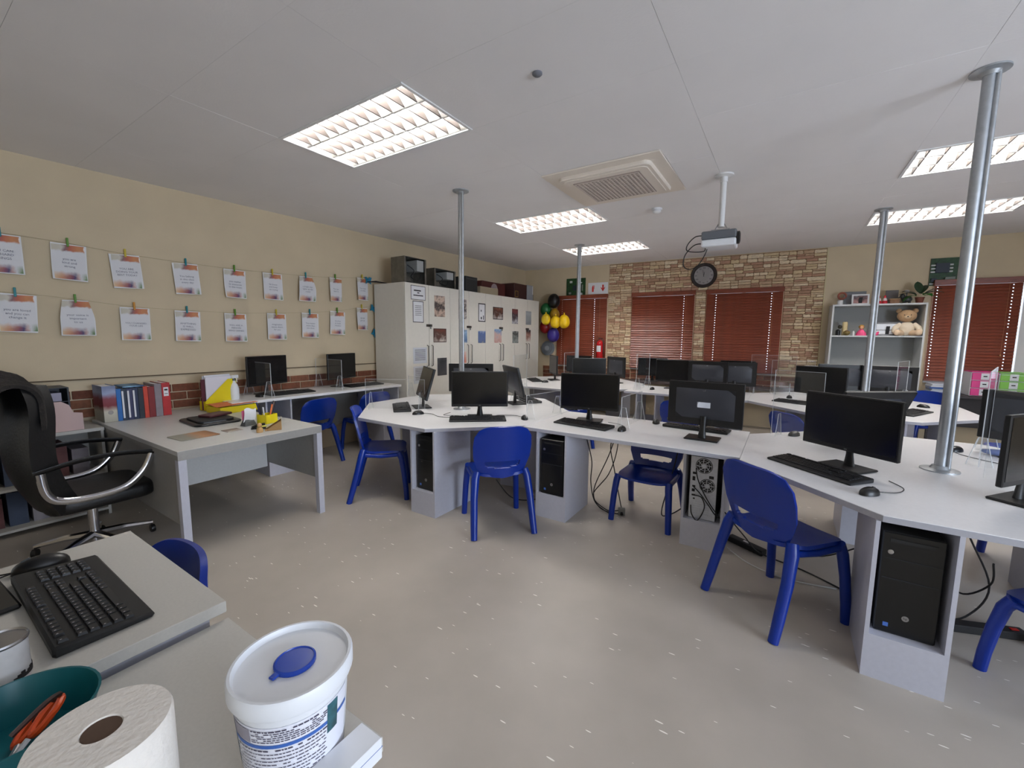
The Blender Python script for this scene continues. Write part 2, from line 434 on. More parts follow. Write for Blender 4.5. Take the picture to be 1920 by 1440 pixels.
# ------------------------------------------------------------------ stacked stone panel on the far wall: single stones
def stones():
    # dark joint sheet round the windows
    g = MB()
    for a, b, z0, z1 in ((1.82, 5.19, ZT + .02, ZC - .01), (1.82, 2.27, .9, ZT + .02), (3.37, 3.545, .9, ZT + .02), (4.675, 5.19, .9, ZT + .02)):
        g.box(a, b, -.004, 0, z0, z1)
    g.build('stone_backing', GAPM, wfar)
    regs = [(1.82, 5.19, ZT + .03, ZC - .02, .16, .052), (1.82, 2.265, .91, ZT + .03, .13, .045), (3.375, 3.54, .91, ZT + .03, .11, .045), (4.68, 5.19, .91, ZT + .03, .13, .045)]
    items = []
    def split(x, z, w_, h, mw_, mh):
        if h > mh * 1.25 and (h / mh > w_ / mw_ or w_ < mw_ * .9):
            k = random.uniform(.34, .66); split(x, z, w_, h * k, mw_, mh); split(x, z + h * k, w_, h * (1 - k), mw_, mh)
        elif w_ > mw_ * random.uniform(1.1, 1.7):
            k = random.uniform(.35, .65); split(x, z, w_ * k, h, mw_, mh); split(x + w_ * k, z, w_ * (1 - k), h, mw_, mh)
        else: items.append((x, w_, z, h))
    for x0, x1, z0, z1, mw_, mh in regs:
        z = z0
        while z < z1 - .01:
            hh = random.uniform(.10, .17)
            if z1 - z - hh < .07: hh = z1 - z
            x = x0
            while x < x1 - .001:
                ww = random.uniform(.22, .5)
                if x1 - x - ww < .12: ww = x1 - x
                split(x, z, ww, hh, mw_, mh); x += ww
            z += hh
    items.sort(key=lambda t: -t[1] * t[3])
    rest = [MB() for _ in range(6)]
    for n, (x, w_, z, h) in enumerate(items):
        g_ = .0014; a, b, c, d = x + g_, x + w_ - g_, z + g_, z + h - g_
        m = [random.uniform(0, .38) * h for _ in range(8)]
        poly = [(a + m[0], c), ((a + b) / 2 + random.uniform(-.2, .2) * w_, c + random.uniform(0, .1) * h), (b - m[1], c), (b, c + m[2]), (b, d - m[3]), (b - m[4], d),
                ((a + b) / 2 + random.uniform(-.2, .2) * w_, d - random.uniform(0, .12) * h), (a + m[5], d), (a, d - m[6]), (a, c + m[7])]
        p = random.uniform(.005, .022)
        cx, cz = (a + b) / 2, (c + d) / 2
        mb_ = MB(); N = len(poly)
        vs = [(px, -.002, pz) for px, pz in poly] + [(cx + (px - cx) * (1 - .008 / w_), -p, cz + (pz - cz) * (1 - .006 / h)) for px, pz in poly]
        fs = [(i, (i + 1) % N, N + (i + 1) % N, N + i) for i in range(N)] + [tuple(range(N, 2 * N))]
        if n < 300:
            vs = [(vx - cx, vy, vz - cz) for vx, vy, vz in vs]
            mb_.add(vs, fs).build('stone', random.choice(STONES), wfar, loc=(cx, 0, cz))
        else: rest[n % 6].add(vs, fs)
    allm = MB(); idx = []
    for k in range(6): idx += [k] * len(rest[k].f); allm.add(rest[k].v, rest[k].f)
    o = tag(allm.build('small_stones', STONES[0], wfar), kind='stuff')
    for m in STONES[1:]: o.data.materials.append(m)
    for p, k in zip(o.data.polygons, idx): p.material_index = k
stones()
tag(MB().box(5.19, 5.205, -.012, 0, .9, ZC - .02).build('trim_2', TRIMC, loc=FW(0, 0), rz=TH), kind='structure')

# ------------------------------------------------------------------ wooden blinds
def blind(a, b, label, tilt=R(72), droop=0, holes=(.12, .88)):
    W = b - a
    t = thing('wooden_blind', label, 'blind', FW(a, 0, 0), TH, 'wooden venetian blinds on the far wall')
    y = -.035
    MB().box(-.012, W + .012, y - .03, y + .03, ZT - .045, ZT + .03).build('pelmet', WOOD, t, bevel=.004)
    hw = .006
    xs_ = [0]; 
    for h in holes: xs_ += [h * W - hw, h * W + hw]
    xs_.append(W)
    sl = MB()
    for i in range(0, len(xs_), 2): sl.box(xs_[i], xs_[i + 1], -.0015, .0015, -.024, .024)
    for i in range(1, len(xs_) - 1, 2):
        sl.box(xs_[i], xs_[i + 1], -.0015, .0015, -.024, -.006); sl.box(xs_[i], xs_[i + 1], -.0015, .0015, .008, .024)
    n = 31; z1 = ZT - .07; z0 = ZB + .035; st = (z1 - z0) / (n - 1)
    first = None
    for k in range(n):
        rx = -(PI / 2 - tilt) + random.uniform(-.05, .05)
        if first is None: o = first = sl.build('slat', WOOD, t)
        else: o = link_copy(first, 'slat', t, (0, 0, 0))
        o.location = (0, y, z1 - k * st); o.rotation_euler = (rx, 0, random.uniform(-.002, .002))
    MB().box(0, W, y - .022, y + .012, ZB + .002, ZB + .018).build('bottom_rail', WOOD, t)
    for h in holes:
        MB().tube([(h * W, y - .028, ZT - .04), (h * W, y - .03, 1.6), (h * W, y - .028, ZB + .02)], .0012, 5).build('ladder_cord', WOOD, t)
    MB().ell((W - .13, y - .034, 1.28), .008, .008, .013, 8).tube([(W - .13, y - .034, 1.28), (W - .13, y - .034, ZT - .03)], .001, 4).build('pull_cord', mat('light_wood_knob', (190, 150, 100), .5), t)
    return t
blind(.765, 1.80, 'red-brown wooden blind behind the balloons, leftmost on the far wall', holes=(.1, .76))
blind(2.28, 3.36, 'wooden blind with open, light-catching slats left of the clock pillar', tilt=R(64), holes=(.84,))
blind(3.555, 4.665, 'closed red-brown wooden blind just right of the wall clock', holes=(.13, .86))
blind(6.43, 7.27, 'red-brown wooden blind to the right of the white open shelf unit', holes=(.04, .9))

# ------------------------------------------------------------------ ceiling lights
HOUSE = mat('light_housing_white', (230, 230, 230), .5)
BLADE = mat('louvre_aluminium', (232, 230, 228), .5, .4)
CROSS = mat('louvre_cross_room_reflection', (92, 84, 80), .45, .3)  # dark brown-grey base colour stands in for the room reflected in the blades
TUBE = emit_mat('lit_tube', (1, .97, .93), TUBE_STRENGTH)
def light_fixture():
    x0, y0, x1, y1 = LIGHTS[0]
    W, D = x1 - x0, y1 - y0
    t = thing('ceiling_light', 'x', 'ceiling light', (x0, y0, ZC), 0, 'recessed louvre lights')
    MB().box(.01, W - .01, .01, D - .01, .10, .105).box(.01, .015, .01, D - .01, 0, .10).box(W - .015, W - .01, .01, D - .01, 0, .10).box(.01, W - .01, .01, .015, 0, .10).box(.01, W - .01, D - .015, D - .01, 0, .10).build('housing', HOUSE, t)
    MB().box(0, W, 0, .02, -.006, .004).box(0, W, D - .02, D, -.006, .004).box(0, .02, .02, D - .02, -.006, .004).box(W - .02, W, .02, D - .02, -.006, .004).build('frame', HOUSE, t, bevel=.002)
    tb = MB().tube([(.05, 0, 0), (W - .05, 0, 0)], .014, 10)
    f = None
    for k in range(3):
        loc = (0, D * (k + .5) / 3, .078)
        if f is None: f = tb.build('tube', TUBE, t, loc=loc, smooth=True)
        else: link_copy(f, 'tube', t, loc)
    # reflector blades (wide above, narrow below) along the tubes, trapezoid cross blades in each cell row
    P_ = D / 3; h = .055
    def vlong(p):
        v = [(0, a, b) for a, b in p] + [(W - .04, a, b) for a, b in p]; n = len(p)
        return MB().add(v, [tuple(range(n)), tuple(range(n, 2 * n))[::-1]] + [(i, n + i, n + (i + 1) % n, (i + 1) % n) for i in range(n)])
    mid_ = [(-.006, 0), (.006, 0), (.028, h * .5), (.058, h), (-.058, h), (-.028, h * .5)]
    side_ = [(0, 0), (.010, 0), (.030, h * .5), (.050, h), (0, h)]
    f = None
    for y in (P_, 2 * P_):
        if f is None: f = vlong(mid_).build('louvre_blade', BLADE, t, loc=(.02, y, .004))
        else: link_copy(f, 'louvre_blade', t, (.02, y, .004))
    f = vlong(side_).build('louvre_blade', BLADE, t, loc=(.02, .014, .004))
    vlong([(-y, z) for y, z in side_][::-1]).build('louvre_blade', BLADE, t, loc=(.02, D - .014, .004))
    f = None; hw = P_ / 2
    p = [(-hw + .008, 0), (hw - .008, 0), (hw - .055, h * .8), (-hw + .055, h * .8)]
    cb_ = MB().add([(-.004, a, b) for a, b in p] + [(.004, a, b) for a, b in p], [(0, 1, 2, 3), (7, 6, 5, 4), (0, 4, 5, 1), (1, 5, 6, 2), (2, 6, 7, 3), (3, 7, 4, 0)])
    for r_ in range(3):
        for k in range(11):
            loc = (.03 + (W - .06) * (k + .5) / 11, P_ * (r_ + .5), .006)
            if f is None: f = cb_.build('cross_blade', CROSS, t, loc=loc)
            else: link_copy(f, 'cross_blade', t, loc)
    return t
L0 = light_fixture()
LL = ['large lit louvre light nearest the camera, on the left of the ceiling', 'lit louvre light beside the air conditioner, second along the left ceiling row',
      'farthest lit louvre light of the left row, near the cabinets', 'lit louvre light at the right edge behind the nearest steel pole', 'farthest lit louvre light on the right, above the white shelf unit']
for i, l in enumerate(LIGHTS):
    if i == 0: L0['label'] = LL[0]
    else: dup(L0, (l[0], l[1], ZC), 0, LL[i])

# air conditioner cassette
ACM = mat('warm_white_plastic', (230, 220, 208), .5)
t = thing('air_conditioner', 'square ceiling cassette air conditioner with a perforated central grille', 'air conditioner', (-1.38, 3.825, ZC))
MB().box(-.50, .50, -.485, -.36, -.012, .0).box(-.50, .50, .36, .485, -.012, .0).box(-.50, -.38, -.36, .36, -.012, 0).box(.38, .50, -.36, .36, -.012, 0).build('surround_panel', ACM, t, bevel=.003)
def rrect(hx, hy, r, n=5):
    return [(sx * (hx - r) + r * math.cos(a), sy * (hy - r) + r * math.sin(a)) for sx, sy, a0 in ((1, 1, 0), (-1, 1, PI / 2), (-1, -1, PI), (1, -1, 1.5 * PI)) for a in [a0 + PI / 2 * k / n for k in range(n + 1)]]
MB().prism(rrect(.40, .385, .06), -.04, .10).build('cassette_body', ACM, t, bevel=.008)
MB().prism(rrect(.365, .35, .05), -.046, -.038).build('cassette_face', ACM, t, bevel=.003)
gm = MB()
for k in range(17): gm.box(-.275 + k * .0344 - .006, -.275 + k * .0344 + .006, -.27, .27, -.058, -.052)
for k in range(17): gm.box(-.28, .28, -.265 + k * .0331 - .006, -.265 + k * .0331 + .006, -.056, -.050)
gm.build('grille', mat('grille_bars', (204, 192, 184), .5), t)
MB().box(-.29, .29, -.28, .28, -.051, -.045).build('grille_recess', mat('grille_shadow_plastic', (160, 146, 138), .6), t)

t = thing('smoke_detector', 'round white smoke detector on the ceiling beside the projector mount', 'smoke detector', (-1.27, 4.81, ZC))
MB().lathe([(.055, 0), (.055, -.012), (.05, -.02), (.0, -.02)], 20).build('detector_base', WPLAST, t, smooth=True)
MB().lathe([(.042, -.02), (.045, -.035), (.03, -.05), (0, -.052)], 20).build('detector_head', WPLAST, t, smooth=True)
t = thing('ceiling_sensor', 'small grey round sensor on the bare ceiling above the room centre', 'sensor', (-1.2, 2.075, ZC))
MB().lathe([(.027, 0), (.027, -.006), (.02, -.012), (0, -.014)], 18).build('sensor_cover', mat('sensor_grey', (120, 122, 130), .4), t, smooth=True)

# ------------------------------------------------------------------ steel poles with flanges
POLES = [((.785, 3.29), 'tall steel pole standing on the desk at the right, nearest the camera'), ((-2.72, 3.27), 'steel pole rising behind the left desk monitors'),
         ((.775, 6.07), 'steel pole in front of the white shelf unit'), ((-2.73, 6.07), 'steel pole in front of the leftmost blind, beyond the balloons')]
t0 = None
for (x, y), lb in POLES:
    if t0 is None:
        t0 = thing('steel_pole', lb, 'pole', (x, y, .74), 0, 'steel service poles between desks and ceiling')
        h = ZC - .74
        MB().tube([(0, 0, .006), (0, 0, h - .006)], .026, 20).build('pole_tube', STEEL, t0, smooth=True)
        MB().tube([(.030, -.012, .01), (.030, -.012, h - .01)], .012, 10).build('conduit', STEEL, t0, smooth=True)
        MB().lathe([(.085, 0), (.085, .006), (.045, .012), (.034, .03)], 24).build('floor_flange', STEEL, t0, smooth=True)
        MB().lathe([(.034, h - .03), (.045, h - .014), (.078, h - .008), (.078, h)], 24).build('ceiling_flange', STEEL, t0, smooth=True)
    else: dup(t0, (x, y, .74), 0, lb)

# ------------------------------------------------------------------ projector
t = thing('projector', 'grey and white projector hanging from a white ceiling mount', 'projector', (-.54, 4.14, ZC), R(2))
MB().lathe([(.075, 0), (.075, -.012), (.03, -.02), (.03, -.06)], 20).build('ceiling_plate', WHITE, t, smooth=True)
MB().tube([(0, 0, -.02), (0, 0, -.43)], .024, 14).build('mount_tube', WHITE, t, smooth=True)
MB().box(-.07, .07, -.05, .05, -.47, -.455).tube([(-.05, 0, -.45), (-.02, 0, -.40)], .005, 6).tube([(.05, 0, -.45), (.02, 0, -.40)], .005, 6).build('bracket', ALU, t)
MB().box(-.14, .13, -.115, .115, -.545, -.475).build('upper_case', mat('projector_grey', (96, 100, 106), .5), t, bevel=.012, seg=2)
MB().box(-.14, .13, -.115, .115, -.605, -.545).build('lower_case', WPLAST, t, bevel=.014, seg=2)
MX = Matrix.Translation((.125, -.05, -.54)) @ Matrix.Rotation(PI / 2, 4, 'Y')
MB().lathe([(.052, 0), (.052, .025), (.04, .03), (.036, .02)], 22, MX).build('lens_ring', BLACKP, t, smooth=True)
MB().lathe([(.036, .018), (.02, .026), (0, .028)], 18, MX).build('lens', SCREEN, t, smooth=True)
for pts in ([(-.14, -.02, -.49), (-.2, -.04, -.50), (-.255, -.05, -.56), (-.26, -.05, -.61), (-.2, -.05, -.63), (-.12, -.05, -.63), (-.11, -.05, -.60)], [(-.14, .03, -.55), (-.21, .01, -.56), (-.28, 0, -.64), (-.29, 0, -.73), (-.24, 0, -.77), (-.17, 0, -.74), (-.12, 0, -.66), (-.10, 0, -.60)]):
    MB().tube(catmull(pts), .0045, 6).build('projector_cable', CABLE, t, smooth=True)

# ------------------------------------------------------------------ desks
def octagon(cx, cy, ap=1.0, rot=0):
    h = ap * math.tan(PI / 8)
    P = [(-h, -ap), (h, -ap), (ap, -h), (ap, h), (h, ap), (-h, ap), (-ap, h), (-ap, -h)]
    return P
def pedestal(parent, x, y, rz, w_=.27, d=.46, H=.712, z0=.20, name='pedestal'):
    """computer stand: two side boards, low front and back boards, shelf; open above the front board"""
    M = Matrix.Translation((x, y, 0)) @ Matrix.Rotation(rz, 4, 'Z')
    p = MB().box(-w_ / 2, -w_ / 2 + .016, 0, d, 0, H, M).box(w_ / 2 - .016, w_ / 2, 0, d, 0, H, M).build(name, PEDM, parent)
    MB().box(-w_ / 2 + .016, w_ / 2 - .016, 0, .016, 0, z0, M).build('front_board', PEDM, p)
    MB().box(-w_ / 2 + .016, w_ / 2 - .016, .016, d - .02, z0 - .016, z0, M).build('shelf_board', PEDM, p)
    MB().box(-w_ / 2 + .016, w_ / 2 - .016, d - .016, d, 0, H * .5, M).build('back_board', PEDM, p)
    return p
def pod(loc, label, peds, rz=0, top=.74, ap=1.0):
    t = thing('octagonal_desk', label, 'desk', (loc[0], loc[1], 0), rz, 'octagonal computer desks')
    MB().prism(octagon(0, 0, ap), top - .028, top).build('desktop', DESK, t, bevel=.002)
    P = octagon(0, 0, ap + .0005); m = MB(); n = 8
    Q = [(x * (1 - .002), y * (1 - .002)) for x, y in P]
    for i in range(n):
        j = (i + 1) % n
        m.add([(P[i][0], P[i][1], top - .0285), (P[j][0], P[j][1], top - .0285), (P[j][0], P[j][1], top - .002), (P[i][0], P[i][1], top - .002),
               (Q[i][0], Q[i][1], top - .0285), (Q[j][0], Q[j][1], top - .0285), (Q[j][0], Q[j][1], top - .002), (Q[i][0], Q[i][1], top - .002)],
              [(0, 1, 2, 3), (5, 4, 7, 6), (3, 2, 6, 7), (1, 0, 4, 5)])
    m.build('edge_band', DESKE, t)
    for (x, y, a) in peds: pedestal(t, x, y, a)
    return t
POD_B, POD_A, POD_D, POD_C = (-2.78, 3.385), (.81, 3.29), (-2.85, 6.33), (.66, 6.13)
pod(POD_B, 'octagonal desk end around the steel pole on the left, in the nearer row', [(.35, -.97, 0), (1 - .08, -.42, R(90))][:1] + [(-.55, -.35, R(-45)), (-.2, .9, R(180)), (.9, .2, R(100))])
pod(POD_A, 'octagonal desk at the right edge, nearest the camera, under the tallest pole', [(-.30, -1.0, 0), (.9, .3, R(90)), (-.25, .95, R(180))])
pod(POD_D, 'octagonal desk end by the tall cabinets, in the farther row', [(.35, -.95, 0), (-.6, -.4, R(-45)), (.5, .9, R(180))])
pod(POD_C, 'octagonal desk end before the white shelf unit, in the farther row', [(.45, -.95, 0), (-.5, -.6, R(-30)), (.6, .8, R(150))])
def link_desk(x0, x1, y0, y1, label, peds, top=.738):
    t = thing('link_desk', label, 'desk', ((x0 + x1) / 2, (y0 + y1) / 2, 0), 0, 'straight desks linking the octagonal desks')
    w_, d = (x1 - x0) / 2, (y1 - y0) / 2
    MB().box(-w_, w_, -d, d, top - .028, top).build('desktop', DESK, t, bevel=.002)
    MB().box(-w_, w_, -d - .0015, -d, top - .0285, top - .002).build('edge_band', DESKE, t)
    for (x, y, a) in peds: pedestal(t, x, y, a)
    return t
link_desk(-1.779, -.192, 2.93, 3.80, 'straight white desk with the rear-facing monitor, joining the two nearer octagonal desks', [(.255 - .79, -.43, 0), (.57, -.27, 0)])
link_desk(-1.849, -.342, 5.72, 6.58, 'straight white desk joining the two farther octagonal desks', [(-.45, -.42, 0), (.55, -.42, 0)])

# chair --------------------------------------------------------------
def make_chair():
    t = thing('school_chair', 'x', 'chair', (0, 0, 0), 0, 'blue plastic school chairs')   # faces +y
    def seat(u, v):
        x = (u - .5) * 2; y = (v - .5) * 2
        hw = .205 - .02 * (y < -.5) * (-.5 - y) * 2
        rx = x * hw * (1 - .10 * abs(y) ** 6); ry = y * .20 * (1 - .12 * abs(x) ** 6)
        return (rx, ry + .01, .44 + .012 * abs(x) ** 2.5 + (.02 * max(0, -y - .4)) - .018 * max(0, y - .6))
    MB().grid(lambda u, v: seat(u, v), 12, 12, thick=.02).build('seat', BLUE, t, smooth=True)
    def back(u, v):
        x = (u - .5) * 2
        # outline: narrow waist at the seat, wide shield, rounded top corners
        prof = [(0, .155), (.18, .185), (.4, .212), (.65, .218), (.85, .212), (1, .175)]
        for (a, wa), (b, wb_) in zip(prof, prof[1:]):
            if v <= b: w_ = wa + (wb_ - wa) * (v - a) / (b - a); break
        top = .385 - .035 * abs(x) ** 4
        z = .445 + v * top - (.02 * (1 - abs(x)) if v < .05 else 0)
        y = -.185 - .045 * v - .03 * v * v + .045 * abs(x) ** 2
        return (x * w_, y, z)
    MB().grid(back, 30, 40, skip=lambda u, v: abs(u - .5) < .34 and .15 + .4 * (u - .5) ** 2 < v < .29, thick=-.018).build('backrest', BLUE, t, smooth=True)
    # curved lip strengthening the top of the backrest
    for sx in (-1, 1):
        r0 = [.028, .027, .025, .024, .023]
        MB().tube([(sx * .20, .15, .435), (sx * .205, .175, .38), (sx * .215, .195, .25), (sx * .222, .21, .1), (sx * .226, .215, 0)], r0, 12).build('leg', BLUE, t, smooth=True)
        MB().tube([(sx * .185, -.15, .47), (sx * .20, -.165, .42), (sx * .215, -.20, .28), (sx * .225, -.25, .1), (sx * .23, -.28, 0)], [.028, .031, .028, .026, .024], 12).build('leg', BLUE, t, smooth=True)
        MB().tube([(sx * .205, .16, .415), (sx * .2, 0, .405), (sx * .195, -.15, .42)], .018, 10).build('side_rail', BLUE, t, smooth=True)
    return t
ch0 = make_chair()
CHAIRS = [(-1.86, 2.66, 138 - 90, 'blue plastic chair, back to the camera, between the two computer stands on the left'),
          (.05, 2.66, 50 - 90, 'large blue plastic chair in the right foreground, turned away from the camera'),
          (-.87, 3.42, 180 - 2, 'blue plastic chair facing the camera under the straight desk, left of the reversed computer'),
          (-3.10, 2.58, 45 - 90, 'blue plastic chair seen side on, tucked under the left corner of the near octagonal desk'),
          (-4.56, 2.74, 90 + 3, 'blue plastic chair at the wall bench, left of the pair'),
          (-4.52, 3.50, 90 - 4, 'blue plastic chair at the wall bench, right of the pair, beside the cabinets'),
          (1.15, 2.64, 45, 'blue plastic chair cut off by the right edge, beyond the nearest computer stand'),
          (-1.50, .24, 180, 'blue plastic chair whose top shows behind the near left desk'),
          (-1.10, 5.70, 8, 'blue plastic chair at the middle of the farther straight desk, facing away'),
          (-2.42, 5.22, 45, 'blue plastic chair at the farther octagonal desk on the left, mostly hidden by a monitor'),
          (.20, 5.42, -45, 'blue plastic chair at the farther right octagonal desk, seen between the clear screens'),
          (1.40, 7.20, 130, 'blue plastic chair on the far side of the farther right octagonal desk'),
          (1.95, 5.95, 90, 'blue plastic chair at the right end of the farther row'),
          (1.56, 4.16, 135, 'blue plastic chair beyond the nearest right desk, only its legs showing under it'),
          (-1.0, 4.28, 176, 'blue plastic chair standing in the aisle behind the straight desk')]
for i, (x, y, a, lb) in enumerate(CHAIRS[:14]):
    if i == 0: ch0.location = (x, y, 0); ch0.rotation_euler = (0, 0, R(a)); ch0['label'] = lb
    else:
        o = dup(ch0, (x, y, 0), R(a), lb)
        if i in (2, 4, 5, 6, 8, 10): o.scale = (1, 1, .93 if i in (4, 5) else .85)      # smaller chairs

# monitor ------------------------------------------------------------
def make_monitor(rear=False):
    t = thing('monitor', 'x', 'monitor', (0, 0, 0), 0, 'black flat monitors')     # screen faces -y
    MB().box(-.255, .255, -.012, .012, .10, .42).build('case', BLACKP, t, bevel=.004)
    MB().box(-.243, .243, -.0135, -.0118, .125, .41).build('screen', SCREEN, t)
    MB().grid(lambda u, v: ((u - .5) * .40, .012 + .025 * (1 - (2 * u - 1) ** 4) * (1 - (2 * v - 1) ** 4), .15 + v * .22), 8, 6).build('rear_shell', REARM, t, smooth=True)
    MB().tube([(0, .03, .01), (0, .028, .08), (0, .02, .17)], [.03, .02, .022], 10, flat=.6).build('neck', BLACKP, t, smooth=True)
    MB().box(-.115, .115, -.075, .095, 0, .012).build('stand_foot', BLACKP, t, bevel=.005)
    text('brand_mark', 'LG', .012, ALU, t, (0, -.0136, .112), (PI / 2, 0, 0))
    text('rear_mark', 'LG', .016, ALU, t, (0, .04, .36), (PI / 2, 0, PI))
    return t
mo0 = make_monitor()
def face(dx, dy): return math.atan2(dy, dx) + PI / 2     # screen normal -> rz
MON = [(-2.30, 3.02, .74, face(.6, -.79), 'black monitor facing the camera on the left octagonal desk, before the steel pole', 0),
       (-1.42, 3.45, .738, R(13), 'black monitor facing the camera on the left half of the straight desk', 0),
       (-.47, 3.33, .738, PI - R(2), 'monitor turned away from the camera, its rear label showing, on the straight desk', 0),
       (.335, 3.03, .74, face(-.62, -.78), 'large black monitor facing left on the right octagonal desk, nearest the camera', 0),
       (-3.13, 3.10, .74, face(-.56, -.83), 'monitor seen edge on above the keyboard at the left of the near octagonal desk', 16),
       (-3.02, 3.80, .74, face(-.55, .83), 'monitor seen from behind, left of the pole and half covered by the front monitor', 0),
       (-2.45, 3.90, .74, face(.62, .79), 'tilted dark monitor right of the pole on the near left octagonal desk', 14),
       (.98, 2.85, .74, face(.78, -.62), 'black monitor seen edge on, cut off by the right edge', 0),
       (1.32, 3.86, .74, face(.6, .79), 'dark monitor seen from behind at the right edge, beyond the clear screens', 0),
       (.47, 3.78, .74, face(-.60, .79), 'low tilted monitor showing only its top edge behind the nearest right monitor', 24),
       (-3.30, 6.40, .74, face(-.75, -.66), 'grey-looking monitor seen at an angle on the far left octagonal desk beside the cabinets', 0),
       (-2.48, 5.98, .74, face(.5, -.86), 'dark monitor on the far left octagonal desk, in front of the leftmost blind', 0),
       (-2.28, 6.62, .74, face(.62, .79), 'slanted monitor right beside the pole of the far left octagonal desk', 0),
       (-1.34, 6.40, .738, R(0), 'monitor on the far straight desk, before the open-slatted blind', 0),
       (-.88, 6.32, .738, R(176), 'left one of two overlapping monitors under the clock on the far straight desk', 0),
       (-.55, 6.36, .738, R(186), 'right one of two overlapping monitors under the clock, seen from behind', 0),
       (.36, 5.98, .74, face(-.35, -.93), 'dark monitor on the far right octagonal desk, left of the shelf unit', 0),
       (.62, 6.75, .74, face(-.2, .98), 'rear-facing monitor under the shelf unit, just right of the pole', 0),
       (1.07, 6.72, .74, face(.1, .99), 'rear-facing monitor under the right end of the shelf unit', 0)]
for i, (x, y, z, a, lb, tilt) in enumerate(MON):
    z += .0006
    if i == 0: o = mo0; o.location = (x, y, z); o.rotation_euler = (0, 0, a); o['label'] = lb
    else: o = dup(mo0, (x, y, z), a, lb)
    if tilt:
        for c in o.children:
            if not c.name.startswith(('stand_foot', 'neck')):
                c.matrix_local = Matrix.Translation((0, .01, .10)) @ Matrix.Rotation(-R(tilt), 4, 'X') @ Matrix.Translation((0, 0, -.10)) @ c.matrix_local
# sticker on the rear-facing one
rm = [o for o in bpy.data.objects if o.get('label', '').startswith('monitor turned away')][0]
MB().box(-.045, .045, .0385, .0395, .235, .275).build('rear_label', ramp_mat('rear_label_print', [(0, (200, 205, 215)), (.45, (220, 225, 235)), (.5, (60, 60, 70)), (1, (200, 205, 215))], 'X', 8, .3, 60), rm)
tag(rm.children[-1], 'white sticker')

# keyboards, mice --------------------------------------------------------
def make_keyboard():
    t = thing('keyboard', 'x', 'keyboard', (0, 0, 0), 0, 'black desktop keyboards')
    MB().add([(-.225, -.08, 0), (.225, -.08, 0), (.225, .08, 0), (-.225, .08, 0), (-.225, -.08, .012), (.225, -.08, .012), (.225, .08, .024), (-.225, .08, .024)],
             [(0, 3, 2, 1), (4, 5, 6, 7), (0, 1, 5, 4), (1, 2, 6, 5), (2, 3, 7, 6), (3, 0, 4, 7)]).build('case', BLACKM, t, bevel=.004)
    k = MB()
    for (x, y, w_, d) in key_layout(): k.box(x - w_ / 2, x + w_ / 2, y - d / 2, y + d / 2, .010 + (y + .08) * .075, .0175 + (y + .08) * .075)
    tag(k.build('keys', KEYM, t), kind='stuff')
    return t
def key_layout():
    out = []; u = .0185
    rows = [(.062, [1] + [None, .35] + [1] * 4 + [None, .3] + [1] * 4 + [None, .3] + [1] * 4), (.034, [1] * 13 + [2]), (.0155, [1.5] + [1] * 12 + [1.5]), (-.003, [1.75] + [1] * 11 + [2.25]), (-.0215, [2.25] + [1] * 10 + [2.75]), (-.040, [1.25, 1.25, 1.25, 6.25, 1.25, 1.25, 1.25, 1.25])]
    for y, ks in rows:
        x = -.214; i = 0
        while i < len(ks):
            if ks[i] is None: x += ks[i + 1] * u * 1.6; i += 2; continue
            w_ = ks[i] * u; out.append((x + w_ / 2, y, w_ - .0028, .0158)); x += w_; i += 1
    for y in (.062, .034, .0155):
        for q in range(3): out.append((.062 + q * u, y, .0157, .0158))
    out.append((.0805, -.0215, .0157, .0158))
    for q in range(3): out.append((.062 + q * u, -.040, .0157, .0158))
    for y in (.034, .0155, -.003, -.0215, -.040):
        for q in range(4): out.append((.135 + q * u, y, .0157, .0158))
    return out
kb0 = make_keyboard()
kb0.scale = (1.1, 1.05, 1)
KBS = [(-2.24, 2.91, .74, 39, 'black keyboard in front of the monitor on the near left octagonal desk'),
       (-1.385, 3.25, .738, -7, 'black keyboard in front of the monitor on the left half of the straight desk'),
       (-.57, 3.66, .738, 176, 'black keyboard lying behind the rear-facing monitor of the straight desk'),
       (.19, 2.885, .74, -41, 'large black keyboard in the right foreground, before the nearest monitor'),
       (-3.25, 2.95, .74, -40, 'black keyboard on the left corner of the near octagonal desk, beside a clear stand'),
       (-3.28, 4.02, .74, 146, 'black keyboard beyond the rear-facing monitor left of the pole'),
       (-2.48, 4.16, .74, -38, 'black keyboard lying behind the tilted monitor right of the pole'),
       (-3.52, 6.13, .74, -48, 'dark keyboard on the far left octagonal desk near the cabinets'),
       (.16, 5.80, .74, -22, 'dark keyboard on the far right octagonal desk before its front monitor'),
       (1.12, 5.70, .74, 62, 'dark keyboard on the right end of the farther row'),
       (-4.62, 2.58, .82, 87, 'black keyboard on the wall bench before the left bench monitor'),
       (-4.60, 3.55, .82, 87, 'black keyboard on the wall bench before the monitor by the cabinets')]
def make_mouse():
    t = thing('mouse', 'x', 'mouse', (0, 0, 0), 0, 'black computer mice')     # front is +y
    def f(u, v):
        a = u * 2 * PI; r = math.sin(v * PI / 2)
        return (.031 * r * math.cos(a), .056 * r * math.sin(a), .036 * math.cos(v * PI / 2) ** .8 + .001)
    MB().grid(f, 18, 7).build('shell', BLACKP, t, smooth=True)
    MB().tube([(0, .018, .036), (0, .034, .030)], .0035, 6).build('wheel', GREYM, t, smooth=True)
    return t
ms0 = make_mouse()
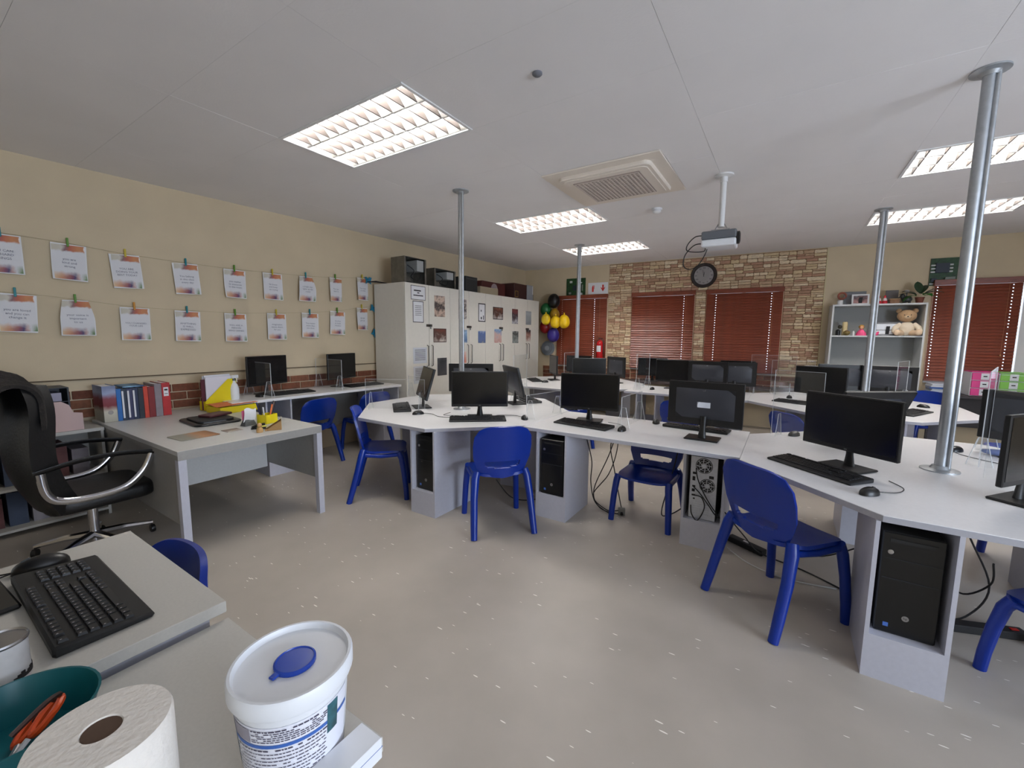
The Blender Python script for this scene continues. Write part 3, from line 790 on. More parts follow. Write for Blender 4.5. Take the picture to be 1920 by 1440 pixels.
MICE = [(-1.92, 3.18, .74, 40, 'black mouse right of the front keyboard on the near left octagonal desk', [(0, .05), (-.06, .16), (-.20, .20), (-.30, .12)]),
        (-1.05, 3.24, .738, 0, 'black mouse at the right end of the straight desk keyboard', [(0, .05), (-.02, .14), (-.1, .22), (-.2, .24)]),
        (-.90, 3.70, .738, 190, 'mouse beyond the left end of the keyboard behind the rear-facing monitor', None),
        (.385, 2.57, .74, -40, 'black mouse on the nearest right desk in the foreground, its cord curling to the monitor', [(0, .05), (.03, .14), (.0, .24), (-.1, .30)]),
        (-2.86, 2.80, .74, -30, 'black mouse beside the clear stand at the left corner of the near octagonal desk', [(0, .05), (.06, .12), (.2, .14), (.3, .25), (.24, .32), (.15, .2), (.05, .3)]),
        (.10, 3.83, .74, 150, 'black mouse behind the nearest right monitor, beside a clear stand', None),
        (1.0, 3.92, .74, 140, 'black mouse lying right of the pole foot on the nearest right desk', [(0, .05), (-.10, .1), (-.3, .12), (-.42, .05)]),
        (-3.22, 5.96, .74, -45, 'dark mouse on the far left octagonal desk beside the keyboard', None),
        (-1.56, 6.10, .738, 0, 'dark mouse on the far straight desk left of its monitor', None),
        (.08, 6.25, .74, 0, 'grey-looking mouse on the far right octagonal desk near the clear stands', None),
        (1.31, 6.28, .74, 60, 'black mouse on the right end of the farther row, beyond the keyboard', None),
        (-4.62, 2.24, .82, 90, 'black mouse on the wall bench by the clear screen', None)]
for i, (x, y, z, a, lb) in enumerate(KBS):
    z += .0006
    if i == 0: kb0.location = (x, y, z); kb0.rotation_euler = (0, 0, R(a)); kb0['label'] = lb
    else: dup(kb0, (x, y, z), R(a), lb)
for i, (x, y, z, a, lb, cord) in enumerate(MICE):
    if i == 0: o = ms0; o.location = (x, y, z); o.rotation_euler = (0, 0, R(a)); o['label'] = lb
    else: o = dup(ms0, (x, y, z), R(a), lb)
for i, (x, y, z, a, lb, cord) in enumerate(MICE):
    o = [q for q in bpy.data.objects if q.get('label') == lb][0]
    if cord: MB().tube(catmull([(p[0], p[1], .008 if k == 0 else .004) for k, p in enumerate(cord)]), .0022, 6).build('cord', CABLE, o, smooth=True)

# computers ----------------------------------------------------------------
BEZ = mat('glossy_black_bezel', (6, 7, 9), .3)
def make_pc():
    t = thing('computer_tower', 'x', 'computer', (0, 0, 0), 0, 'black computer towers in the desk stands')
    MB().box(-.10, .10, .012, .40, 0, .455).build('case', BLACKM, t, bevel=.003)
    MB().box(-.10, .10, 0, .012, 0, .455).build('front_bezel', BEZ, t, bevel=.004)
    MB().box(-.075, .075, -.003, 0, .415, .43).build('drive_slot', BLACKM, t)
    MB().box(-.09, .09, -.002, 0, .25, .2525).box(-.09, .09, -.002, 0, .34, .3415).build('bezel_line', REARM, t)
    MX = Matrix.Translation((-.07, 0, .37)) @ Matrix.Rotation(PI / 2, 4, 'X')
    MB().lathe([(.010, 0), (.010, .003), (.006, .004)], 16, MX).build('power_button', ALU, t, smooth=True)
    MX = Matrix.Translation((.0, 0, .085)) @ Matrix.Rotation(PI / 2, 4, 'X')
    b = MB().lathe([(.012, 0), (.012, .002), (.0, .002)], 20, MX).build('round_badge', ALU, t, smooth=True)
    text('badge_letters', 'hp', .014, BEZ, b, (0, -.0024, .086), (PI / 2, 0, 0), .0002)
    MB().box(-.07, -.052, -.001, 0, .03, .048).build('sticker', mat('blue_sticker', (70, 110, 190), .4), t)
    return t
pc0 = make_pc()
PCS = [(-2.43, 2.455, .202, 0, 'black computer tower in the stand under the left octagonal desk'), (-1.515, 2.945, .202, 0, 'black computer tower with bright round button in the straight desk stand'),
       (.51, 2.335, .202, 0, 'large black computer tower in the stand at the right foreground')]
for i, (x, y, z, a, lb) in enumerate(PCS):
    if i == 0: pc0.location = (x, y, z); pc0['label'] = lb
    else: dup(pc0, (x, y, z), a, lb)
# tower turned round: rear panel with fans
t = thing('computer_tower', 'computer tower turned round, pale metal rear with two fans facing the camera', 'computer', (-.42, 3.13, .2), 0)
REARP = mat('pale_rear_metal', (205, 208, 215), .4, .5, var=.08, vscale=40)
MB().box(-.09, .09, .004, .40, 0, .455).build('case', BLACKM, t, bevel=.002)
MB().box(-.086, .086, 0, .004, .004, .451).build('rear_panel', REARP, t)
def fan(cx, cz, r):
    MX = Matrix.Translation((cx, 0, cz)) @ Matrix.Rotation(PI / 2, 4, 'X')
    f = MB().lathe([(r, 0), (r, .002), (r - .003, .002)], 24, MX).build('fan_grille', BLACKM, t, smooth=True)
    b = MB()
    for k in range(8):
        a0 = 2 * PI * k / 8
        b.add([(.32 * r * math.cos(a0 + .3), .32 * r * math.sin(a0 + .3), .0035), (.92 * r * math.cos(a0), .92 * r * math.sin(a0), .0035), (.92 * r * math.cos(a0 + .12), .92 * r * math.sin(a0 + .12), .0035), (.34 * r * math.cos(a0 + .5), .34 * r * math.sin(a0 + .5), .0035)], [(0, 1, 2, 3)], MX)
    for rr_ in (.35, .62, .9): b.tube([(rr_ * r * math.cos(2 * PI * k / 20), rr_ * r * math.sin(2 * PI * k / 20), .003) for k in range(20)], .0014, 4, True, MX)
    b.build('fan_wires', REARP, f)
    MB().lathe([(.3 * r, .003), (.28 * r, .005), (0, .005)], 14, MX).build('fan_hub', REARP, f, smooth=True)
fan(0, .39, .055); fan(.026, .25, .050)
pm_ = MB()
for (x, z, a, b) in ((-.06, .33, .022, .016), (-.062, .29, .018, .03), (-.06, .235, .02, .012), (-.062, .205, .02, .02), (-.06, .17, .022, .012), (.05, .315, .03, .02), (-.055, .145, .012, .01)): pm_.box(x - a / 2, x + a / 2, -.002, 0, z - b / 2, z + b / 2)
pm_.build('ports', BLACKM, t)
sl_ = MB()
for k in range(6): sl_.box(-.07, .045, -.003, 0, .03 + k * .017, .042 + k * .017)
sl_.build('slot_covers', REARP, t)
for pts in ([(-.05, -.01, .37), (-.03, -.04, .30), (.02, -.05, .2), (.08, -.03, .1), (.14, -.02, .03)], [(-.06, -.005, .23), (-.01, -.04, .2), (.05, -.05, .13), (.10, -.03, .06), (.2, 0, .0)],
            [(-.05, -.005, .17), (.0, -.03, .17), (.02, -.03, .1), (-.02, -.03, .0), (-.06, -.03, .04), (-.07, -.02, .1)]):
    MB().tube(catmull(pts), .004, 6).build('plugged_cable', CABLE, t, smooth=True)

# acrylic screens -----------------------------------------------------------
def screen(x, y, rz, L, H, label, z=.74, feet=True):
    t = thing('acrylic_screen', label, 'screen', (x, y, z + .0005), rz, 'clear acrylic desk dividers')
    MB().box(-L / 2, L / 2, -.002, .002, .005, H).build('clear_sheet', ACRYL, t)
    MB().box(-L / 2 - .001, -L / 2 + .0005, -.0025, .0025, .005, H).box(L / 2 - .0005, L / 2 + .001, -.0025, .0025, .005, H).box(-L / 2, L / 2, -.0025, .0025, H, H + .0015).build('sheet_edge', ACRYLE, t)
    if feet:
        for s in (-1, 1):
            x_ = s * (L / 2 - .05)
            f = MB().add([(x_ - .002, -.055, 0), (x_ - .002, .055, 0), (x_ - .002, .018, .17), (x_ - .002, -.018, .17), (x_ + .002, -.055, 0), (x_ + .002, .055, 0), (x_ + .002, .018, .17), (x_ + .002, -.018, .17)],
                         [(0, 1, 2, 3), (5, 4, 7, 6), (1, 5, 6, 2), (0, 3, 7, 4), (3, 2, 6, 7)]).build('foot', ACRYL, t)
            MB().tube([(x_, -.055, .001), (x_, -.018, .17), (x_, .018, .17), (x_, .055, .001)], .0022, 4).build('foot_edge', ACRYLE, f)
    return t
screen(1.10, 3.82, R(72), .72, .56, 'clear screen beside the tall pole, its bright edges rising before the pink and green drawers')
screen(1.28, 3.14, R(-14), .70, .56, 'clear screen with a bright white foot, right of the tall pole')
screen(.10, 3.73, R(-20), .32, .50, 'clear screen behind the nearest right monitor, its foot standing at the desk back edge')
screen(-1.06, 3.52, R(88), .50, .26, 'clear screen standing between the two monitors of the straight desk')
screen(-1.84, 3.40, R(80), .50, .22, 'clear screen at the junction of the left octagonal and straight desks')
screen(-3.25, 2.99 - .12, R(30), .60, .30, 'low clear screen beside the keyboard on the left corner of the near octagonal desk')
screen(-3.62, 3.55, R(-10), .40, .25, 'low clear stand on the left rim of the near octagonal desk, before the cabinets')
screen(-2.60, 4.20, R(100), .42, .52, 'hazy clear screen standing before the tall cabinets, right of the pole')
screen(-.12, 6.42, R(-5), .50, .52, 'clear screen on the farther row, below the closed blind')
screen(.10, 6.15 + .5, R(20), .50, .45, 'clear screen on the farther row, left of the shelf unit')
screen(-2.72, 5.62 + .2, R(90), .40, .50, 'clear screen on the far left octagonal desk before the leftmost blind')
screen(-1.70, 6.10, R(85), .50, .50, 'clear screen on the left end of the far straight desk')
screen(1.10, 6.20, R(70), .50, .50, 'clear screen on the right end of the farther row')
screen(-4.68, 2.27, R(178), .55, .36, 'clear screen before the left monitor of the wall bench', z=.82, feet=True)
screen(-4.66, 3.08, R(178), .55, .36, 'clear screen between the two monitors of the wall bench', z=.82, feet=True)

# ------------------------------------------------------------------ wall bench
BZ = .82
t = thing('wall_bench', 'long white computer bench along the cream wall, ending at the cabinets', 'desk', LW(1.2, 0), LRZ)
MB().box(0, 2.03, -.66, -.02, BZ - .028, BZ).build('desktop', DESK, t, bevel=.002)
for x in (.32, 1.75):
    p = MB().box(x, x + .016, -.62, -.05, 0, BZ - .028).box(x + .25, x + .266, -.62, -.05, 0, BZ - .028).box(x + .016, x + .25, -.62, -.05, .56, .576).box(x + .016, x + .25, -.06, -.05, .576, BZ - .028).build('pedestal', PEDM, t)
    MB().box(x, x + .266, -.632, -.62, 0, .56).build('door', PEDM, p)
MB().box(.6, 1.74, -.08, -.06, .3, BZ - .03).build('modesty_panel', TEACHD, t)
b1 = dup(mo0, LW(1.72, BZ + .0006, .25), LRZ, 'dark monitor on the wall bench behind a clear screen, nearest the teacher desk')
b2 = dup(mo0, LW(2.62, BZ + .0006, .25), LRZ, 'dark monitor on the wall bench next to the tall cabinets')
for b, (xx) in ((b1, 0), (b2, 0)): b.rotation_euler = (0, 0, LRZ + R(18))

# ------------------------------------------------------------------ tall cabinets
POST = lambda n, stops, **k: ramp_mat(n, stops, **k)
HAND = mat('dark_steel_handle', (88, 84, 78), .35, .8)
CAB0 = (-4.275, 3.98); CABA = R(89.3)      # along the row, front faces the room
def CB(s, off=0.0):                        # s along the fronts, off out from the front
    return (CAB0[0] + s * math.cos(CABA) + off * math.sin(CABA), CAB0[1] + s * math.sin(CABA) - off * math.cos(CABA))
cw = .885
cnames = ['first', 'second', 'third', 'fourth']
clab = ['tall white double-door cabinet nearest the wall bench, with a paper sign at the top', 'tall white double-door cabinet behind the left steel pole, second in the row',
        'tall white double-door cabinet, third in the row, showing paired handles', 'tall white double-door cabinet at the far end, nearest the balloons']
for k in range(4):
    x, y = CB(k * cw)
    t = thing('tall_cabinet', clab[k], 'cabinet', (x, y, 0), CABA, 'row of tall white cabinets')   # local x along row, front at y=0 facing -y
    dp = min(.66, (x - (-5.13 + .0533 * (y + cw - .72))) - .015)
    MB().box(.001, .018, .018, dp, 0, 2.18).box(cw - .018, cw - .001, .018, dp, 0, 2.18).box(.018, cw - .018, .018, dp, 2.162, 2.18).box(.018, cw - .018, dp - .02, dp, 0, 2.162).box(.018, cw - .018, .018, dp - .02, 0, .08).build('carcass', CAB, t)
    for s in (0, 1):
        d = MB().box(.003 + s * cw / 2, cw / 2 - .003 + s * cw / 2, 0, .017, .02, 2.178).build('door', CAB, t, bevel=.0015)
        hx = cw / 2 - .045 if s == 0 else cw / 2 + .045
        MB().tube([(hx, -.002, 1.04), (hx, -.03, 1.05), (hx, -.03, 1.33), (hx, -.002, 1.34)], .006, 8).build('handle', HAND, d, smooth=True)
    MB().box(cw / 2 - .055, cw / 2 + .055, -.008, 0, 1.60, 1.635).build('hasp', HAND, t)
    MB().tube([(cw / 2 + .01, -.008, 1.61), (cw / 2 + .01, -.022, 1.60), (cw / 2 + .01, -.022, 1.57)], .008, 6).build('padlock', GREYM, t)
# posters on the doors: (s, z, w, h, style)
def poster(s, z, w_, h, name, label, m, border=None, lines=None, bordw=.012):
    x, y = CB(s, .0012)
    t = thing('poster', label, 'poster', (x, y, z), CABA, 'pictures and notices on the cabinet doors')
    MB().box(-w_ / 2, w_ / 2, -.0012, 0, -h / 2, h / 2).build('sheet', m, t)
    if border:
        b = bordw
        MB().box(-w_ / 2, w_ / 2, -.002, -.0013, h / 2 - b, h / 2).box(-w_ / 2, w_ / 2, -.002, -.0013, -h / 2, -h / 2 + b).box(-w_ / 2, -w_ / 2 + b, -.002, -.0013, -h / 2, h / 2).box(w_ / 2 - b, w_ / 2, -.002, -.0013, -h / 2, h / 2).build('border', border, t)
    if lines:
        q = MB()
        for (a, b, zz, hh) in lines: q.box(a, b, -.0022, -.0013, zz - hh / 2, zz + hh / 2)
        q.build('print', mat('dark_print', (52, 50, 56), .7), t)
    return t
BK = mat('black_ink', (32, 31, 34), .7)
def pic(n, cols, sc=9, ax='Z'):
    N = len(cols)
    return ramp_mat('picture_' + n, [(i / max(1, N - 1), c) for i, c in enumerate(cols)], ax, 2.6, .9, sc, .55, offset=.05)
poster(.24, 2.055, .27, .19, '', 'paper sign with a dashed black border, topmost on the first cabinet door', PAPER, BK, [(-.08, .05, .03, .018), (-.02, .02, .0, .014), (-.09, .09, -.035, .014)], .007)
poster(.235, 1.80, .20, .29, '', 'portrait notice with a scrolled black border under the dashed sign', PAPER, BK, [(-.06, .06, .08 - k * .025, .006) for k in range(6)], .009)
poster(.26, 1.20, .26, .22, '', 'pale typed sheet level with the handles on the first cabinet', mat('thin_paper', (200, 203, 210), .8), None, [(-.1, .1, .08 - k * .016, .005) for k in range(10)])
poster(.26, .93, .26, .24, '', 'pale typed sheet below the handle-height sheet on the first cabinet', MATS['thin_paper'], None, [(-.1, .1, .09 - k * .016, .005) for k in range(11)])
poster(.66, 1.90, .22, .30, '', 'picture card of two people talking, shown twice one above the other', pic('talk', [(70, 62, 66), (206, 178, 160), (52, 48, 52), (214, 190, 172), (90, 80, 82)], 14), None)
poster(.66, 1.48, .27, .20, '', 'brown landscape picture below the two talking figures', pic('canyon', [(122, 70, 56), (210, 200, 190), (86, 60, 52), (112, 60, 48), (60, 48, 44)], 9), mat('dark_brown_ink', (72, 50, 44), .6), None, .012)
poster(.70, 1.02, .20, .26, '', 'dark grey louvred notice on the second door, low down', pic('vent', [(52, 52, 56), (80, 80, 84), (46, 46, 50), (84, 84, 88)], 3), None)
poster(1.17, 1.89, .19, .30, '', 'contact-strip picture card partly covered by the steel pole', pic('strip', [(58, 50, 50), (196, 188, 184), (60, 56, 60), (188, 176, 170), (70, 66, 70)], 22), None)
poster(1.18, 1.47, .20, .20, '', 'blue picture card partly covered by the steel pole', pic('sea', [(225, 230, 236), (76, 112, 156), (150, 180, 210), (60, 76, 110)], 8), None)
poster(1.17, 1.14, .17, .18, '', 'pink and orange picture card low down beside the steel pole', pic('shell', [(228, 205, 195), (206, 120, 96), (226, 190, 180), (240, 230, 225)], 12), None)
poster(1.66, 1.86, .19, .30, '', 'narrow white notice in a thick black frame', PAPER, BK, [(-.03, -.01, .03, .03), (-.03, .0, -.09, .04), (.03, .05, -.08, .07)], .016)
poster(2.12, 1.87, .30, .21, '', 'landscape picture with a dark edge and brown cup on the third cabinet', pic('cup', [(90, 60, 48), (214, 208, 204), (74, 42, 32), (128, 80, 60), (200, 196, 192)], 8), BK, None, .012)
poster(1.66, 1.46, .20, .20, '', 'blue street picture under the black-framed notice', pic('street', [(196, 190, 150), (90, 104, 140), (86, 110, 160), (225, 232, 240)], 11), None)
poster(2.12, 1.48, .22, .24, '', 'beach picture of small figures under the cup picture', pic('beach', [(226, 222, 224), (196, 150, 140), (206, 176, 168), (120, 156, 196), (226, 226, 222)], 10), None)
poster(2.66, 1.84, .20, .27, '', 'dark red portrait picture on the third cabinet', pic('portrait', [(60, 56, 66), (190, 190, 196), (50, 40, 52), (120, 60, 60), (82, 52, 50)], 10), None)
poster(2.68, 1.46, .20, .22, '', 'black and white picture under the dark red portrait', pic('mono', [(60, 62, 62), (150, 156, 152), (40, 44, 42), (190, 194, 192)], 13), None)
poster(3.14, 1.83, .20, .26, '', 'grey-blue notice on the last pictured cabinet door', pic('notice', [(150, 156, 160), (128, 136, 140), (166, 172, 178), (140, 146, 150)], 3), None)
poster(3.14, 1.49, .17, .22, '', 'dark-topped small picture of a figure next to the last padlock', pic('figure', [(120, 96, 86), (214, 200, 190), (150, 110, 96), (50, 42, 44), (56, 46, 46)], 12), None)

# old open computer cases and boxes on the cabinets
def open_case(s0, s1, h, d, label, off=-.02, tilt=0):
    x, y = CB(s0, off); W = s1 - s0
    t = thing('open_computer_case', label, 'computer case', (x, y, 2.181), CABA + tilt, 'old hardware stored on the cabinets')
    m_ = mat('dull_zinc', (120, 118, 112), .4, .8, var=.15, vscale=15)
    MB().box(0, .006, 0, d, 0, h).box(W - .006, W, 0, d, 0, h).box(.006, W - .006, 0, d, 0, .006).box(.006, W - .006, 0, d, h - .006, h).box(.006, W - .006, d - .006, d, .006, h - .006).build('chassis', m_, t)
    MB().box(.006, .03, .0, .006, .006, h - .006).box(W - .03, W - .006, 0, .006, .006, h - .006).build('front_frame', m_, t)
    MB().box(W * .62, W - .03, .02, d - .02, h * .5, h - .02).build('power_supply', mat('pale_label_metal', (168, 170, 168), .5), t, bevel=.003)
    MB().box(.03, W * .6, d - .03, d - .01, .02, h - .03).build('motherboard', mat('dark_board', (34, 38, 36), .5, var=.4, vscale=40), t)
    MB().box(.04, .14, .04, d * .6, .02, .07).build('drive_bay', m_, t)
    MB().tube(catmull([(.1, .05, h * .7), (.2, .03, h * .5), (.15, .04, h * .25), (.28, .03, h * .15), (.32, .03, h * .4)]), .006, 6).build('wiring', CABLE, t, smooth=True)
    return t
open_case(.02, .42, .34, .26, 'tall open computer case standing on the first cabinet')
open_case(.58, 1.04, .26, .30, 'open computer case lying on the second cabinet, left of the pole')
t = thing('storage_box', 'dark grey cardboard box on the cabinets just right of the pole', 'box', (*CB(1.32, -.06), 2.181), CABA)
MB().box(0, .30, 0, .3, 0, .24).build('carton', mat('charcoal_card', (42, 44, 44), .7), t, bevel=.003)
MB().box(.02, .28, -.001, 0, .2, .204).build('lid_line', GREYM, t)
t = thing('storage_box', 'low beige cardboard box on the cabinets, in front of the brown boxes', 'box', (*CB(1.66, -.03), 2.181), CABA)
MB().box(0, .50, 0, .16, 0, .11).build('carton', mat('beige_card', (160, 146, 122), .8), t, bevel=.002)
MB().box(.0, .50, .005, .155, .11, .113).build('lid', mat('beige_card', (160, 146, 122), .8), t)
t = thing('storage_box', 'maroon box with a round pale print on the cabinets', 'box', (*CB(1.95, -.22), 2.181), CABA)
MB().box(0, .70, 0, .30, 0, .25).build('carton', mat('maroon_card', (84, 34, 30), .6), t, bevel=.003)
MX = Matrix.Translation((.36, -.0005, .13)) @ Matrix.Rotation(PI / 2, 4, 'X')
MB().lathe([(.10, 0), (.10, .0008), (.07, .0008)], 24, MX).build('round_print', mat('pale_print', (168, 150, 150), .6), t)
MB().lathe([(.035, 0), (.035, .001), (0, .001)], 18, MX).build('round_print', MATS['pale_print'], t)
t = thing('storage_box', 'dark brown box with a gold outlined mark at the far end of the cabinets', 'box', (*CB(2.72, -.06), 2.181), CABA)
MB().box(0, .44, 0, .30, 0, .28).build('carton', mat('dark_brown_card', (58, 28, 26), .55), t, bevel=.003)
g_ = MB()
for a, b, c, d in ((-.05, .05, .03, .036), (-.05, .05, .134, .14), (-.05, -.044, .03, .14), (.044, .05, .03, .14)): g_.box(.08 + a, .08 + b, -.0015, 0, c, d)
g_.build('gold_mark', mat('gold_ink', (190, 160, 60), .4, .4), t)
t = thing('computer_case', 'pale grey computer case at the very end of the cabinet top', 'computer case', (*CB(3.18, -.06), 2.181), CABA)
MB().box(0, .22, 0, .30, 0, .29).build('case', mat('pale_grey_case', (150, 153, 158), .5), t, bevel=.004)
MB().box(.19, .21, -.003, 0, .12, .28).build('light_strip', WHITE, t)
MB().box(.23, .245, 0, .28, 0, .12).build('side_flap', mat('beige_card', (160, 146, 122), .8), t)
# wooden pointer-like dark stick poking out over the cabinet edge
tag(MB().tube([(0, 0, 0), (.12, -.02, .012), (.30, -.03, .004)], [.003, .012, .004], 8).build('dark_umbrella_tip', mat('dark_fabric', (30, 22, 24), .8), loc=(-4.80, 3.80, 2.19), rz=R(80)), 'dark pointed umbrella end poking out from the cabinet top over the wall', 'umbrella')

# ------------------------------------------------------------------ strings of affirmation sheets on the left wall
PEG = {n: mat('peg_' + n, c, .5) for n, c in (('teal', (24, 130, 140)), ('green', (90, 140, 40)), ('yellow', (196, 176, 50)), ('orange', (206, 140, 40)))}
def sheet_mat():
    m = bpy.data.materials.new('watercolour_sheet_print'); m.use_nodes = True
    nt = m.node_tree; b = nt.nodes['Principled BSDF']; b.inputs['Roughness'].default_value = .7
    tc = nt.nodes.new('ShaderNodeTexCoord'); sp = nt.nodes.new('ShaderNodeSeparateXYZ'); nt.links.new(tc.outputs['Object'], sp.inputs[0])
    def mth(op, a, b_, c=None):
        n = nt.nodes.new('ShaderNodeMath'); n.operation = op
        for i, x in enumerate((a, b_, c)):
            if x is None: continue
            if isinstance(x, (int, float)): n.inputs[i].default_value = x
            else: nt.links.new(x, n.inputs[i])
        return n.outputs[0]
    nz = nt.nodes.new('ShaderNodeTexNoise'); nz.inputs['Scale'].default_value = 22; nt.links.new(tc.outputs['Object'], nz.inputs['Vector'])
    nf = mth('MULTIPLY_ADD', nz.outputs['Fac'], .05, -.025)
    z = mth('ADD', sp.outputs['Z'], nf); x = mth('ADD', sp.outputs['X'], nf)
    # bottom band: orange - red - indigo - green along x, fading upward
    rb = nt.nodes.new('ShaderNodeValToRGB'); cr = rb.color_ramp
    for p, c in ((.0, (224, 196, 160)), (.28, (206, 150, 120)), (.5, (140, 84, 104)), (.6, (84, 78, 116)), (.72, (196, 160, 156)), (.8, (216, 216, 218)), (.92, (136, 156, 122))):
        e = cr.elements.new(p); e.color = (*lin(c), 1)
    cr.elements[-1].color = (*lin((90, 130, 80)), 1)
    nt.links.new(mth('MULTIPLY_ADD', x, 4.76, .5), rb.inputs['Fac'])
    rt_ = nt.nodes.new('ShaderNodeValToRGB'); ct = rt_.color_ramp
    for p, c in ((.0, (196, 190, 172)), (.3, (206, 200, 188)), (.42, (140, 108, 112)), (.55, (186, 104, 84)), (.8, (204, 138, 96)), (.95, (196, 134, 96))):
        e = ct.elements.new(p); e.color = (*lin(c), 1)
    nt.links.new(mth('MULTIPLY_ADD', x, 4.76, .5), rt_.inputs['Fac'])
    mb_ = nt.nodes.new('ShaderNodeMapRange'); mb_.inputs['From Min'].default_value = -.12; mb_.inputs['From Max'].default_value = -.075; mb_.inputs['To Min'].default_value = 1; mb_.inputs['To Max'].default_value = 0
    nt.links.new(z, mb_.inputs['Value'])
    mt = nt.nodes.new('ShaderNodeMapRange'); mt.inputs['From Min'].default_value = .085; mt.inputs['From Max'].default_value = .10
    nt.links.new(z, mt.inputs['Value'])
    m1 = nt.nodes.new('ShaderNodeMixRGB'); m1.inputs['Color1'].default_value = (*lin((222, 221, 224)), 1)
    nt.links.new(mb_.outputs[0], m1.inputs['Fac']); nt.links.new(rb.outputs['Color'], m1.inputs['Color2'])
    m2 = nt.nodes.new('ShaderNodeMixRGB'); nt.links.new(mt.outputs[0], m2.inputs['Fac']); nt.links.new(m1.outputs['Color'], m2.inputs['Color1']); nt.links.new(rt_.outputs['Color'], m2.inputs['Color2'])
    # white margin
    ax = mth('ABSOLUTE', sp.outputs['X'], 0); az = mth('ABSOLUTE', sp.outputs['Z'], 0)
    mg = mth('MAXIMUM', mth('GREATER_THAN', ax, .097), mth('GREATER_THAN', az, .141))
    m3 = nt.nodes.new('ShaderNodeMixRGB'); m3.inputs['Color2'].default_value = (*lin((226, 226, 228)), 1)
    nt.links.new(mg, m3.inputs['Fac']); nt.links.new(m2.outputs['Color'], m3.inputs['Color1']); nt.links.new(m3.outputs['Color'], b.inputs['Base Color'])
    return m
SHEET = sheet_mat()
INK = mat('grey_blue_ink', (132, 132, 148), .7)
SH = [(-.06, 2.075, 0, 'teal', 0, 'YOU CAN\nDO HARD\nTHINGS', 'farthest left, cut off by the photo edge'), (.30, 2.06, 2, 'green', 1, 'you are\nkind and\nstrong', 'second from the left, beside the cut-off one'), (.66, 2.03, -3, 'yellow', 0, 'YOU ARE\nDOING YOUR\nBEST TODAY', 'third from the left under a yellow peg'),
      (1.11, 2.015, -3, 'teal', 0, 'You belong\nin this class\nevery day', 'fourth from the left, tilted under a teal peg'), (1.54, 2.01, 1, 'green', 1, 'you matter\nto everyone\nin this room', 'fifth from the left with a curled lower corner'), (1.93, 2.02, 0, 'yellow', 0, 'be brave\nand keep\non trying', 'fourth from the cabinets'),
      (2.32, 2.03, 0, 'teal', 2, 'a bright star\nlights up the\nroom', 'with its top corners folded in'), (2.71, 2.055, 1, 'green', 3, 'You can\nlearn it', 'second from the cabinets, its left side curled'), (3.11, 2.10, 0, 'yellow', 3, 'You make\nus smile', 'last before the cabinets')]
SL = [(-.02, 1.625, 3, 'teal', 0, 'you are loved\nand you can\nchange it', 'farthest left, leaning'), (.31, 1.60, 0, 'green', 2, 'your voice is\nimportant\nto us', 'with bulging sides, second from the left'), (.69, 1.56, 1, 'orange', 0, 'YOU CHANGED\nYOUR LIFE', 'third from the left under an orange peg'),
      (1.09, 1.55, 2, 'teal', 0, 'ANYTHING\nIS WELL\nEXPRESSED', 'with large faint capitals, fourth from the left'), (1.52, 1.545, 1, 'green', 0, 'YOU ARE A\nPERSON\nWHO SHINES', 'with the word PERSON'), (1.95, 1.565, 1, 'yellow', 0, 'imagination\nopens doors\nfor you', 'fourth from the cabinets'),
      (2.35, 1.59, 2, 'teal', 0, 'You matter\nmore than\nyou think', 'third from the cabinets, slightly leaning'), (2.72, 1.63, 3, 'green', 0, 'It is fine\nto make\nmistakes', 'second from the cabinets, leaning'), (3.09, 1.695, 0, 'yellow', 3, 'NEVER\ngive up', 'last before the cabinets')]
def hung_sheet(t_, z, tilt, peg, bend, words, where, row):
    t = thing('motivational_sheet', '%s-row motivational sheet %s' % (row, where), 'poster', LW(t_, z, .03), 0, '%s row of sheets pegged on the wall string' % row, rot=(0, 0, LRZ))
    a = R(tilt)
    def f(u, v):
        x = (u - .5) * .21; zz = (v - .5) * .297
        y = 0
        if bend == 0: y = -.006 * math.sin(v * 3) - .01 * (1 - v) ** 2
        if bend == 1: y = -.035 * (1 - v) ** 3 * (1.2 - u); 
        if bend == 2: y = -.03 * math.sin(v * PI) - .02 * (1 - v); x *= (1 - .28 * max(0, v - .45) ** 1.3 * 2)
        if bend == 3: y = -.035 * (1 - u) * (1 - v * .6); x = x * .84
        return (x * math.cos(a) + zz * math.sin(a), y, -x * math.sin(a) + zz * math.cos(a))
    MB().grid(f, 8, 10, thick=.0006).build('paper', SHEET, t, smooth=True)
    MB().box(-.007, .007, -.012, .006, .128, .20, Matrix.Rotation(random.uniform(-.25, .25), 4, 'Y') if False else None).build('peg', PEG[peg], t, bevel=.002)
    n = words.count('\n') + 1
    o = text('printed_words', words, .030, INK, t, (0, -.022 if bend < 2 else -.04, -.005), (PI / 2, 0, 0), .0001, space=1.15)
    mxw = max(v.co.x for v in o.data.vertices) - min(v.co.x for v in o.data.vertices)
    s_ = min(.85, .15 / mxw); o.scale = (s_, s_, 1)
    # press the words onto the sheet surface
    for v in o.data.vertices:
        X, Z = v.co.x * s_, v.co.y * s_ - .005
        u_ = min(1, max(0, X / .21 + .5)); v_ = min(1, max(0, Z / .297 + .5))
        P = f(u_, v_)
        v.co.z = -(P[1] - .0012) + o.location.y
        v.co.x, v.co.y = (X * math.cos(a) + Z * math.sin(a)) / s_, ((-X * math.sin(a) + Z * math.cos(a)) + .005) / s_
    return t
for args in SH: hung_sheet(*args, 'upper')
for args in SL: hung_sheet(*args, 'lower')
